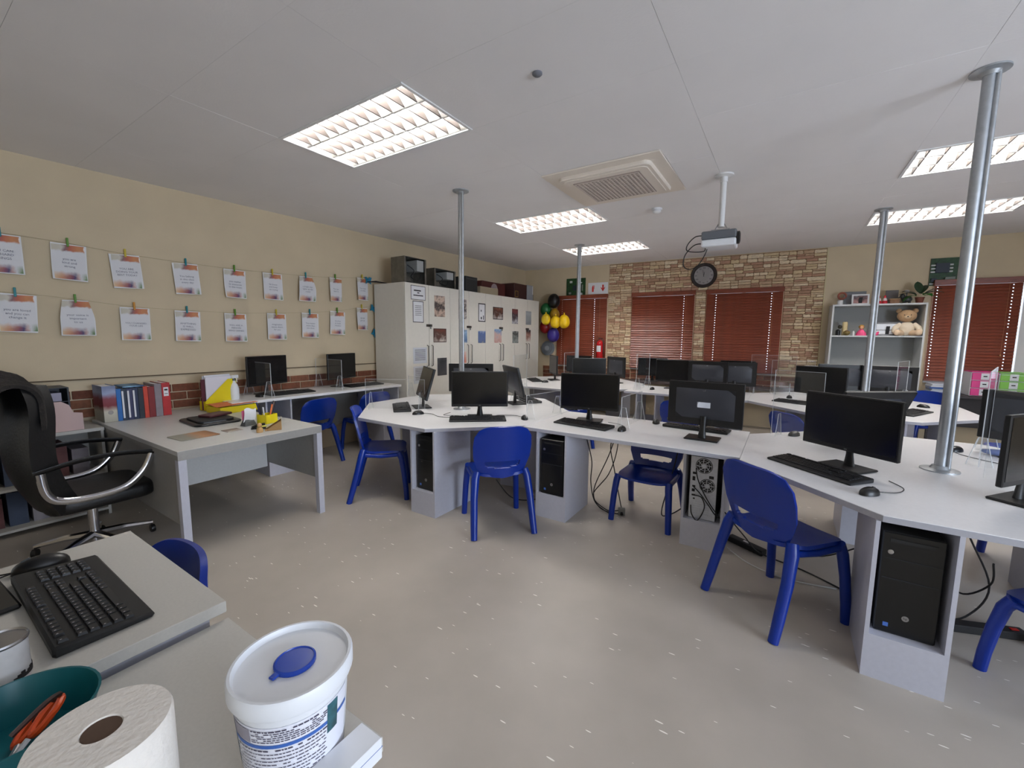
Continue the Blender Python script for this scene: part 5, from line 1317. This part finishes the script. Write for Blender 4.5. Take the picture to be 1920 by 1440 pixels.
# ------------------------------------------------------------------ far wall things
t = thing('wall_clock', 'round black-framed clock above the far blinds', 'clock', FW(3.485, 2.545, .02), 0, rot=(0, 0, TH))
MX = Matrix.Rotation(PI / 2, 4, 'X')
MB().lathe([(.205, -.018), (.21, .01), (.195, .035), (.165, .03), (.155, .012), (.155, -.018)], 40, MX).build('clock_rim', mat('dark_wood_rim', (34, 26, 26), .4), t, smooth=True)
MB().lathe([(.158, .008), (0, .008)], 36, MX).build('dial', mat('clock_dial', (205, 198, 196), .6), t)
ROM = ['XII', 'I', 'II', 'III', 'IIII', 'V', 'VI', 'VII', 'VIII', 'IX', 'X', 'XI']
for k in range(12):
    a = PI / 2 - 2 * PI * k / 12
    text('numeral', ROM[k], .036, BK, t, (.125 * math.cos(a), -.0095, .125 * math.sin(a)), (PI / 2, 0, 0))
MB().box(-.003, .003, -.012, -.011, -.02, .06, Matrix.Rotation(R(8), 4, 'Y')).build('hour_hand', BK, t)
MB().box(-.002, .002, -.014, -.013, -.02, .10, Matrix.Rotation(R(-12), 4, 'Y')).build('minute_hand', BK, t)
# fire sign
t = thing('fire_sign', 'white sign with a red extinguisher symbol and red down arrow', 'sign', FW(1.60, 2.42, .006), 0, rot=(0, 0, TH))
MB().box(-.20, .20, -.003, .003, -.11, .11).build('sign_plate', WPLAST, t, bevel=.001)
RED = mat('sign_red', (196, 36, 24), .5)
MB().box(-.12, -.085, -.005, -.003, -.065, .03).box(-.112, -.093, -.005, -.003, .03, .045).box(-.112, -.07, -.005, -.003, .045, .055).box(-.078, -.07, -.005, -.003, -.01, .05).build('extinguisher_symbol', RED, t)
MB().box(.085, .115, -.005, -.003, 0, .065).add([(.05, -.005, .02), (.10, -.005, -.065), (.15, -.005, .02), (.10, -.005, -.005)], [(0, 1, 3), (1, 2, 3)]).build('arrow_symbol', RED, t)
# circuit board panels
def board(s, z, w_, h, label, items):
    t = thing('circuit_board_panel', label, 'circuit board', FW(s, z, .012), 0, rot=(0, 0, TH), group='green circuit boards on the far wall')
    MB().box(-w_ / 2, w_ / 2, -.004, .004, -h / 2, h / 2).build('board', mat('circuit_green', (26, 66, 30), .5, var=.5, vscale=25), t)
    for k, (x, zz, a, b, d, c) in enumerate(items):
        MB().box(x - a / 2, x + a / 2, -.004 - d, -.004, zz - b / 2, zz + b / 2).build('component', mat('comp_%d_%d_%d' % c, c, .5), t, bevel=.002)
    return t
W8 = (200, 204, 204); N8 = (28, 40, 56); G8 = (120, 128, 122)
board(1.145, 2.445, .40, .38, 'green circuit board on the wall above the leftmost blind', [(-.1, .12, .05, .04, .02, W8), (.1, .10, .06, .02, .02, W8), (0, 0, .12, .10, .02, N8), (-.12, -.1, .05, .04, .02, G8), (.12, -.12, .04, .04, .03, W8), (.14, .0, .02, .12, .02, G8)])
t = board(6.60, 2.41, .46, .37, 'large green circuit board with silver parts above the right blind', [(q[0] * .8,) + q[1:] for q in [(-.24, .09, .07, .02, .02, W8), (-.24, .045, .07, .02, .02, W8), (-.24, 0, .07, .02, .02, W8), (-.03, .09, .04, .02, .02, W8), (-.03, .045, .04, .02, .02, W8), (-.03, 0, .04, .02, .02, W8), (-.14, .05, .14, .13, .03, N8), (-.23, -.11, .06, .05, .02, N8), (-.03, -.11, .10, .07, .03, G8), (.24, -.10, .06, .08, .03, W8), (-.22, -.16, .1, .015, .01, W8), (.1, -.12, .03, .08, .02, G8)]])
MB().lathe([(.07, 0), (.07, .03), (.05, .035), (0, .035)], 22, Matrix.Translation((.135, -.004, .07)) @ MX).build('round_component', mat('comp_silver', (190, 194, 190), .35, .4), t, smooth=True)
# balloons
BALL = [(.735, 2.194, .125, (14, 12, 14), 'black balloon, topmost of the bunch', .16), (.555, 2.03, .11, (24, 96, 50), 'green balloon at the left of the bunch', .16), (.745, 1.93, .10, (170, 130, 20), 'dull gold balloon half hidden in the middle of the bunch', .13), (.65, 1.82, .095, (232, 196, 30), 'slim yellow balloon on the left of the bunch', .34),
        (.845, 1.765, .105, (250, 206, 20), 'yellow printed balloon in the centre of the bunch', .30), (1.01, 1.775, .115, (244, 200, 18), 'yellow balloon at the right of the bunch', .26), (.545, 1.68, .12, (150, 20, 24), 'red balloon low on the left of the bunch', .14), (.755, 1.51, .125, (52, 38, 130), 'purple-blue balloon, lowest of the bunch', .20)]
for k, (s, z, r_, c, lb, off) in enumerate(BALL):
    t = thing('balloon', lb, 'balloon', FW(s, z, off), 0, 'bunch of balloons beside the leftmost blind')
    up_ = k in (3, 4, 5)
    prof = []
    for i in range(13):
        a = PI * i / 12; rr_ = r_ * math.sin(a) * (1 + .06 * math.cos(a)); prof.append((max(rr_, 0), -math.cos(a) * r_ * 1.18))
    if up_: prof = [(a, b) for a, b in prof[:-1]] + [(.014, r_ * 1.2), (.012, r_ * 1.45), (.018, r_ * 1.5)]
    MB().lathe(prof, 20).build('balloon_skin', mat('balloon_%d' % k, c, .35, var=.05, vscale=5), t, smooth=True)
    if not up_: MB().lathe([(.006, -r_ * 1.17), (.018, -r_ * 1.24)], 10).build('knot', MATS['balloon_%d' % k], t)
tag(MB().tube(catmull([FW(.70, 2.36, .004), FW(.72, 2.2, .10), FW(.76, 1.95, .22), FW(.80, 1.80, .26), FW(.75, 1.62, .18)]), .003, 5).build('balloon_ribbon', mat('gold_ribbon', (190, 160, 70), .5)), 'thin ribbon from which the bunch of balloons hangs on the far wall', 'ribbon')
t = thing('round_dish', 'round grey dish-like disc hanging on the far wall under the balloons', 'disc', FW(.565, 1.235, .03), 0, rot=(0, 0, TH))
gd = mat('grey_disc', (140, 146, 152), .4, .3)
MB().lathe([(.15, 0), (.15, .02), (.105, .025), (.10, .045), (.0, .05)], 28, MX).build('disc_body', gd, t, smooth=True)
MB().lathe([(.05, .05), (.05, .06), (0, .062)], 20, MX).build('disc_centre', mat('pale_disc_centre', (176, 180, 184), .4), t, smooth=True)
# extinguisher
t = thing('fire_extinguisher', 'red fire extinguisher hanging at the right end of the leftmost blind', 'fire extinguisher', FW(1.71, 1.07, .12))
ER = mat('extinguisher_red', (180, 14, 20), .3)
MB().lathe([(.06, 0), (.065, .01), (.065, .27), (.045, .32), (.018, .34), (.018, .36)], 22).build('cylinder', ER, t, smooth=True)
MB().box(-.012, .012, -.04, .03, .36, .375).box(-.01, .01, -.06, .02, .385, .395).build('handle', BLACKP, t)
MB().tube(catmull([(.0, .02, .36), (.06, .0, .36), (.075, 0, .2), (.07, 0, .08)]), .008, 6).build('hose', BLACKP, t, smooth=True)
MB().grid(lambda u, v: (.0658 * math.cos(-2.4 + 1.5 * u), .0658 * math.sin(-2.4 + 1.5 * u), .12 + .12 * v), 8, 1).build('paper_label', PAPER, t)

# far bench with things
t = thing('far_bench', 'long low bench along the far wall under the blinds', 'desk', FW(.78, 0), TH)
MB().box(0, 4.46, -.50, -.03, .66, .69).build('desktop', mat('dark_bench_top', (74, 62, 58), .5), t)
for k in range(4): MB().box(.1 + k * 1.40, .13 + k * 1.40, -.46, -.05, 0, .66).build('leg_panel', mat('dark_bench_top', (74, 62, 58), .5), t)
fm = [(1.35, 'dark monitor on the far bench under the leftmost blind'), (2.75, 'dark monitor on the far bench under the open-slatted blind'), (4.1, 'dark monitor on the far bench under the closed blind')]
for s, lb in fm: dup(mo0, FW(s, .6906, .28), TH, lb)
t = thing('computer_tower', 'silver-grey computer tower standing on the far bench left of the shelf unit', 'computer', FW(5.05, .69, .45), TH)
MB().box(0, .18, 0, .38, 0, .36).build('case', mat('silver_case', (168, 172, 180), .35, .3), t, bevel=.006)
MB().box(.02, .16, -.003, 0, .22, .34).build('drive_panel', GREYM, t); MB().box(-.02, .2, .02, .3, .362, .375).build('top_paper', PAPER, t)

# ------------------------------------------------------------------ white shelf unit
SW = 1.03
t = thing('shelf_unit', 'tall white open shelf unit with ornaments and a teddy bear', 'shelf', FW(5.275, 0, .36), TH)
SHM = mat('shelf_white', (200, 202, 202), .5)
MB().box(0, .02, 0, .34, 0, 1.975).build('side_board', SHM, t); MB().box(SW - .02, SW, 0, .34, 0, 1.975).build('side_board', SHM, t)
MB().box(.02, SW - .02, 0, .34, 1.953, 1.975).build('top_board', SHM, t)
for z in (1.51, 1.03, .55, .08): MB().box(.02, SW - .02, 0, .33, z, z + .02).build('shelf_board', SHM, t)
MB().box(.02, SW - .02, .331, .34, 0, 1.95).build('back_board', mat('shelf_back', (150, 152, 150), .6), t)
def SP(x, y, z): return FW(5.275 + x, z, .36 - y)
# on top
def sthing(name, label, cat, x, y, z, rz=0, group=None): return thing(name, label, cat, SP(x, y, z + .0005), TH + rz, group)
zt = 1.975
t = sthing('candle', 'white pillar candle at the left end of the shelf top', 'candle', .10, .15, zt); MB().lathe([(.035, 0), (.035, .07), (.03, .072), (0, .07)], 18).build('wax', WHITE, t, smooth=True); MB().tube([(0, 0, .07), (0, 0, .085)], .002, 5).build('wick', BK, t)
t = sthing('ring_ornament', 'reddish round wreath ornament behind the white candle', 'ornament', .13, .24, zt)
MB().tube([(.045 * math.cos(2 * PI * k / 20), 0, .14 + .045 * math.sin(2 * PI * k / 20)) for k in range(20)], .014, 8, True).build('ring', mat('terracotta', (150, 84, 66), .7), t, smooth=True)
MB().tube([(0, 0, 0), (0, 0, .10)], .006, 6).build('stem', mat('terracotta', (150, 84, 66), .7), t); MB().box(-.03, .03, -.02, .02, 0, .008).build('base', BK, t)
def frame(x, y, z, w_, h, label, fm_, pm2, tilt=.12, b=.02):
    t = sthing('framed_photo', label, 'picture frame', x, y, z)
    q = Matrix.Rotation(-tilt, 4, 'X')
    MB().box(-w_ / 2, w_ / 2, 0, .012, 0, b, q).box(-w_ / 2, w_ / 2, 0, .012, h - b, h, q).box(-w_ / 2, -w_ / 2 + b, 0, .012, b, h - b, q).box(w_ / 2 - b, w_ / 2, 0, .012, b, h - b, q).build('frame', fm_, t)
    MB().box(-w_ / 2 + b, w_ / 2 - b, .004, .008, b, h - b, q).build('picture', pm2, t)
    MB().box(-.02, .02, .012, .014, .01, h * .7, Matrix.Rotation(.25, 4, 'X')).build('strut', BK, t)
frame(.33, .12, zt, .20, .15, 'white picture frame with a family photo on the shelf top', WHITE, pic('family', [(200, 190, 186), (120, 84, 80), (190, 140, 136), (90, 70, 72), (170, 170, 176)], 14))
frame(.28, .22, zt, .26, .20, 'larger grey frame standing behind the white picture frame', GREYM, mat('grey_photo', (120, 122, 130), .6, var=.2, vscale=10))
for k, x in enumerate((.535, .60)):
    t = sthing('christmas_ornament', ['left', 'right'][k] + ' one of two red and white striped ornaments on the shelf top', 'ornament', x, .12, zt, group='red and white ornaments')
    MB().lathe([(.028, 0), (.032, .015), (.030, .04), (.026, .045)], 14).build('red_base', mat('ornament_red', (206, 30, 50), .4), t, smooth=True)
    MB().lathe([(.026, .045), (.022, .07), (.014, .085)], 14).build('white_body', mat('ornament_white', (230, 215, 215), .5), t, smooth=True)
    MB().lathe([(.016, .085), (.012, .11), (0, .13)], 12).build('red_hat', MATS['ornament_red'], t, smooth=True)
t = sthing('woven_box', 'little wooden trinket box right of the red ornaments', 'box', .70, .12, zt); MB().box(-.05, .05, -.04, .04, 0, .06).build('box_body', mat('basket_wood', (140, 104, 76), .7, var=.2, vscale=30), t, bevel=.002); MB().box(-.055, .055, -.045, .045, .06, .068).build('rim', LW_, t)
t = sthing('wall_plaque', 'small grey square plaque standing behind the trinket box', 'plaque', .70, .26, zt); MB().box(-.07, .07, 0, .015, 0, .20).build('plaque_face', mat('plaque_grey', (96, 92, 90), .6), t, bevel=.002); MB().box(-.015, .015, -.002, 0, .04, .06).build('plaque_mark', BK, t)
t = sthing('elephant_ornament', 'dark grey animal ornament next to the potted plant', 'ornament', .84, .15, zt)
EG = mat('dark_grey_ceramic', (66, 66, 64), .4)
MB().ell((0, 0, .06), .06, .035, .045, 14).build('body', EG, t, smooth=True); MB().ell((-.05, -.01, .10), .03, .03, .035, 12).build('head', EG, t, smooth=True)
for a, b in ((-.03, -.018), (.03, -.018), (-.03, .018), (.03, .018)): MB().tube([(a, b, 0), (a, b, .04)], .012, 8).build('leg', EG, t)
MB().tube(catmull([(-.07, -.01, .10), (-.095, -.01, .07), (-.10, -.01, .03)]), .009, 6).build('trunk', EG, t, smooth=True)
t = sthing('round_white_ornament', 'small white oval ornament above the dark animal ornament', 'ornament', .86, .27, zt); MB().ell((0, 0, .18), .03, .012, .018, 12).build('oval_head', WHITE, t, smooth=True); MB().tube([(0, 0, 0), (0, 0, .17)], .008, 6).build('stem', GREYM, t); MB().cyl((0, 0, 0), .03, .006).build('base', GREYM, t)
t = sthing('potted_plant', 'leafy green plant in a terracotta pot at the right end of the shelf top', 'plant', .965, .12, zt)
MB().lathe([(.035, 0), (.05, .08), (.054, .08), (.05, .07), (0, .07)], 18).build('pot', mat('pot_terracotta', (120, 66, 50), .7), t, smooth=True)
LEAF = mat('leaf_green', (50, 120, 40), .4, var=.3, vscale=20); LEAFD = mat('leaf_dark_green', (22, 50, 26), .4, var=.3, vscale=20)
for k, (a, L_, el, m_) in enumerate(((200, .16, 5, LEAF), (-20, .16, 8, LEAF), (150, .20, 35, LEAFD), (60, .22, 50, LEAFD), (10, .24, 35, LEAFD), (-60, .14, 20, LEAF), (100, .2, 65, LEAFD), (180, .20, 25, LEAFD), (330, .22, 25, LEAFD))):
    ca, sa, ce, se = math.cos(R(a)), math.sin(R(a)), math.cos(R(el)), math.sin(R(el))
    def lf(u, v, L_=L_, ca=ca, sa=sa, ce=ce, se=se):
        d = .04 + L_ * v; wd = .05 * math.sin(PI * min(1, v * 1.02)) ** .7 * (u - .5) * 2; z = .09 + d * se + .05 * v - .14 * v * v * ce + .012 * abs(u - .5)
        return (ca * d * ce - sa * wd, sa * d * ce + ca * wd, z)
    MB().grid(lf, 4, 7, thick=.001).build('leaf', m_, t, smooth=True)
# second level
z2 = 1.53
t = sthing('dark_bottle', 'dark bottle with a round top at the left of the upper shelf', 'bottle', .10, .10, z2); MB().lathe([(.028, 0), (.03, .07), (.012, .09)], 14).build('bottle_body', BLACKP, t, smooth=True); MB().ell((.02, 0, .125), .028, .02, .03, 12).build('bottle_top', mat('olive_black', (40, 36, 20), .4), t, smooth=True)
t = sthing('cream_candle', 'cream column candle behind the olive bowl on the upper shelf', 'candle', .185, .16, z2); MB().lathe([(.035, 0), (.033, .18), (.028, .20), (0, .198)], 16).build('wax', mat('cream_wax', (206, 186, 140), .6), t, smooth=True); MB().tube([(0, 0, .2), (0, 0, .21)], .002, 5).build('wick', BK, t)
t = sthing('olive_bowl', 'olive round bowl ornament in front of the cream candle', 'ornament', .20, .07, z2); MB().lathe([(.02, 0), (.045, .03), (.04, .06), (.036, .055), (0, .02)], 18).build('bowl', mat('olive_glaze', (110, 92, 40), .35), t, smooth=True); MB().ell((0, 0, .055), .03, .03, .02, 10).build('filling', mat('brown_filling', (90, 56, 34), .7), t, smooth=True)
t = sthing('white_bottle', 'tiny white bottle between the olive bowl and the pink doll', 'bottle', .275, .06, z2); MB().lathe([(.014, 0), (.014, .05), (.008, .06), (.008, .07)], 12).build('bottle_body', WHITE, t, smooth=True); MB().lathe([(.009, .07), (.009, .08)], 10).build('cap', GREYM, t)
t = sthing('pink_doll', 'small doll in a pink dress on the upper shelf', 'doll', .37, .10, z2)
PKM = mat('doll_pink', (230, 80, 130), .6)
MB().lathe([(.065, 0), (.055, .04), (.025, .08), (.012, .09)], 16).build('dress', PKM, t, smooth=True); MB().ell((0, 0, .115), .028, .028, .03, 12).build('head', mat('doll_skin', (214, 160, 120), .6), t, smooth=True); MB().ell((0, .008, .125), .034, .03, .03, 12).build('hair', mat('doll_hair', (180, 130, 50), .7), t, smooth=True)
t = sthing('blue_bottle', 'blue bottle with white cap beside the pink doll', 'bottle', .475, .08, z2); MB().lathe([(.02, 0), (.02, .035), (.018, .09), (.008, .12), (.008, .14)], 14).build('bottle_body', mat('blue_glass', (50, 40, 140), .2), t, smooth=True); MB().lathe([(.021, .03), (.021, .055)], 14).build('label_band', WHITE, t)
MB().ell((0, 0, .165), .012, .012, .012, 8).build('stopper', WHITE, t, smooth=True)
t = sthing('pink_toy', 'small pink toy at the right of the blue bottle', 'toy', .53, .06, z2); MB().ell((0, 0, .022), .03, .02, .022, 10).build('body', PKM, t, smooth=True); MB().ell((.02, 0, .045), .014, .014, .014, 8).build('head', PKM, t, smooth=True)
frame(.66, .10, z2, .30, .19, 'grey frame with a pale black and white landscape beside the teddy bear', mat('frame_grey', (120, 120, 124), .5), ramp_mat('pale_landscape', [(0, (110, 110, 114)), (.25, (230, 232, 236)), (.45, (226, 230, 236)), (.5, (90, 92, 98)), (.56, (226, 230, 238)), (1, (235, 238, 244))], 'Z', 5.4, .16, 18), b=.022)
# teddy bear
t = sthing('teddy_bear', 'cream teddy bear in a pale shirt sitting on the upper shelf', 'teddy bear', .865, .13, z2, R(-6))
FUR = mat('bear_fur', (196, 160, 122), .95, var=.1, vscale=40, bump=.8, bscale=160); SHIRT = mat('bear_shirt', (226, 212, 190), .9, bump=.4, bscale=80)
MB().ell((0, 0, .10), .085, .07, .10, 18).build('body', SHIRT, t, smooth=True)
MB().ell((-.01, -.01, .275), .105, .085, .085, 20).build('head', FUR, t, smooth=True)
MB().ell((-.01, -.085, .255), .035, .025, .026, 12).build('muzzle', mat('bear_muzzle', (214, 186, 152), .9), t, smooth=True)
for sg in (-1, 1):
    MB().ell((-.01 + sg * .085, .0, .345), .032, .02, .032, 12).build('ear', FUR, t, smooth=True)
    MB().ell((-.01 + sg * .034, -.088, .285), .007, .006, .007, 8).build('eye', BLACKP, t, smooth=True)
    MB().tube([(sg * .07, 0, .16), (sg * .12, -.03, .11), (sg * .13, -.07, .07)], [.032, .034, .03], 12).ell((sg * .13, -.075, .065), .034, .034, .03, 12).build('arm', SHIRT, t, smooth=True)
    MB().tube([(sg * .05, -.02, .04), (sg * .09, -.09, .04), (sg * .11, -.14, .04)], [.04, .04, .036], 12).ell((sg * .112, -.148, .045), .036, .02, .042, 12).build('leg', mat('bear_foot', (218, 190, 160), .95), t, smooth=True)
MB().ell((-.01, -.11, .262), .009, .006, .007, 8).build('nose', BLACKP, t, smooth=True)

# drawers near right window
def drawers(s, c, label):
    t = thing('drawer_organiser', label, 'drawers', FW(s, .761, .45), TH, 'small plastic three-drawer units')
    m_ = mat('drawer_%d' % c[0], c, .4); wf = WPLAST
    MB().box(0, .245, .01, .25, 0, .31).build('case', wf, t, bevel=.004)
    MB().box(-.002, .247, -.002, .252, .31, .316).build('lid', m_, t, bevel=.002)
    for k in range(3):
        d = MB().box(.006, .239, -.006, .01, .008 + k * .101, .100 + k * .101).build('drawer', m_, t, bevel=.003)
        MB().box(.085, .16, -.010, -.006, .014 + k * .101, .094 + k * .101).build('drawer_plate', WPLAST, d)
        MB().box(.105, .14, -.013, -.010, .05 + k * .101, .064 + k * .101).build('pull', BLACKM, d)
drawers(6.775, (214, 40, 130), 'bright pink three-drawer unit behind the tall pole')
drawers(7.03, (120, 196, 40), 'bright green three-drawer unit at the right window')
t = thing('side_table', 'dark low table under the right window holding the pink and green drawers', 'table', FW(6.36, 0, .56), TH)
dkt = mat('dark_table', (48, 40, 42), .5)
MB().box(0, 1.5, 0, .5, .73, .76).build('tabletop', dkt, t, bevel=.002)
for x, y in ((.02, .02), (1.44, .02), (.02, .44), (1.44, .44)): MB().box(x, x + .04, y, y + .04, 0, .73).build('leg', dkt, t)
MB().box(.06, 1.44, .40, .42, .3, .73).build('back_panel', dkt, t)
bk = [(.0, (30, 70, 150)), (.022, (200, 206, 216)), (.044, (190, 196, 206)), (.066, (40, 80, 150)), (.088, (206, 208, 214)), (.11, (196, 200, 210))]
for k, (dz, c) in enumerate(bk):
    t = thing('book', ['lowest blue book', 'second white workbook', 'third white workbook', 'fourth blue book', 'fifth white workbook', 'topmost white workbook'][k] + ' in the leaning pile left of the drawers', 'book', FW(6.40 + .012 * (k % 3), .761 + dz, .42), TH + R(random.uniform(-8, 8)), 'books piled under the right blind')
    MB().box(0, .24, 0, .003, 0, .02).box(0, .24, .003, .2, 0, .0025).box(0, .24, .003, .2, .0175, .02).build('cover', mat('bk_%d' % c[0], c, .5), t); MB().box(.004, .236, .004, .196, .003, .017).build('pages', PAPER, t)
# big window opening side: white curtain strip / reveal post
tag(MB().box(7.30, 7.42, -.02, 0, ZB, ZT).build('trim_3', WHITE, loc=FW(0, 0), rz=TH), kind='structure')

# ------------------------------------------------------------------ cables and plugs under the desks
def cable(pts, label, r=.0045, m=CABLE):
    o = MB().tube(catmull(pts, 7), r, 6).build('computer_cable', m, smooth=True)
    return tag(o, label, 'cable', 'loose cables under the desks')
cl = 'black cable hanging in loops under the left half of the straight desk'
cable([(-1.19, 3.60, .71), (-1.24, 3.50, .45), (-1.33, 3.40, .15), (-1.26, 3.35, .02), (-1.10, 3.33, .006), (-1.06, 3.36, .03)], 'longest black cable drooping from the straight desk to the plug on the floor')
cable([(-1.20, 3.62, .71), (-1.17, 3.50, .50), (-1.21, 3.42, .30), (-1.33, 3.38, .10), (-1.2, 3.36, .006), (-1.09, 3.37, .02)], 'black cable hanging in a wide loop under the left half of the straight desk')
cable([(-1.18, 3.60, .71), (-1.22, 3.48, .55), (-1.16, 3.42, .35), (-1.10, 3.40, .12), (-1.07, 3.38, .03)], 'short straight black cable dropping from the straight desk to the floor plug')
cable([(-1.385, 3.34, .60), (-1.35, 3.38, .40), (-1.37, 3.42, .20), (-1.30, 3.36, .05), (-1.15, 3.30, .006)], 'black cable hanging from the side of the left computer stand of the straight desk')
cable([(-.66, 3.62, .71), (-.70, 3.5, .40), (-.74, 3.35, .10), (-.66, 3.3, .12), (-.56, 3.24, .22)], 'thin cable looping beside the leg of the chair facing the camera')
cable([(-.27, 3.10, .30), (-.15, 3.14, .15), (-.05, 3.2, .03), (.2, 3.15, .006), (.42, 3.0, .006)], 'black cable running from the turned computer across the floor behind the foreground chair')
cable([(-.25, 3.2, .01), (-.1, 3.05, .006), (.1, 2.98, .006), (.35, 3.02, .006)], 'white cable lying on the floor behind the foreground chair', .004, mat('white_cable', (200, 200, 196), .5))
cable([(.80, 3.3, .71), (.82, 3.2, .5), (.78, 3.1, .3), (.86, 3.05, .15), (.95, 3.0, .25), (.92, 2.9, .4)], 'tangled black cable under the right octagonal desk, beside the computer stand')
cable([(.86, 3.35, .71), (.9, 3.2, .45), (.98, 3.1, .2), (.88, 3.0, .05), (.75, 2.95, .02)], 'black cable looping low under the right octagonal desk')
cable([(-2.1, 3.0, .2), (-2.0, 3.05, .06), (-1.9, 3.1, .02), (-1.75, 3.15, .05), (-1.68, 3.2, .12)], 'black cables bundled on the floor behind the backward-turned chair')
cable([(-.06, 3.55, .71), (.0, 3.4, .4), (.12, 3.3, .2), (.25, 3.2, .1), (.5, 3.1, .3)], 'black cable crossing behind the foreground chair at mid height')
t = thing('power_plug', 'square wall plug lying on the floor with black cables', 'plug', (-1.06, 3.35, 0), R(20))
MB().box(-.028, .028, -.02, .02, 0, .055).build('plug_body', mat('plug_grey', (120, 118, 112), .6), t, bevel=.004)
MB().tube([(0, 0, .02), (.0, -.04, .018)], .012, 8).build('plug_pins', BLACKP, t)
t = thing('power_strip', 'black power strip with a white switch on the floor behind the foreground chair', 'power strip', (-.14, 3.30, 0), R(-30))
MB().box(-.13, .13, -.03, .03, 0, .04).build('strip_body', BLACKM, t, bevel=.004); MB().box(-.02, .02, -.008, .008, .04, .044).build('switch', WHITE, t)
t = thing('power_strip', 'black power strip on the floor under the right octagonal desk', 'power strip', (.95, 2.98, 0), R(20))
MB().box(-.16, .16, -.03, .03, 0, .04).build('strip_body', BLACKM, t, bevel=.004); MB().box(.1, .13, -.008, .008, .04, .044).build('switch', RED, t)
# papers and pens on the near right desk
t = thing('blue_case', 'pale blue pencil case on the nearest right desk, beyond the clear screen', 'pencil case', (1.22, 3.90, .74), R(-20))
MB().ell((0, 0, .022), .11, .045, .022, 16).build('case_body', mat('pale_blue_fabric', (110, 130, 190), .7), t, smooth=True); MB().tube([(-.1, 0, .03), (0, 0, .045), (.1, 0, .03)], .003, 5).build('zip', BLACKP, t)
tag(MB().box(-.10, .10, -.14, .14, 0, .001).build('paper_sheet', PAPER, loc=(1.30, 4.02, .7405), rz=R(30)), 'sheet of white paper under the pale blue pencil case', 'paper')
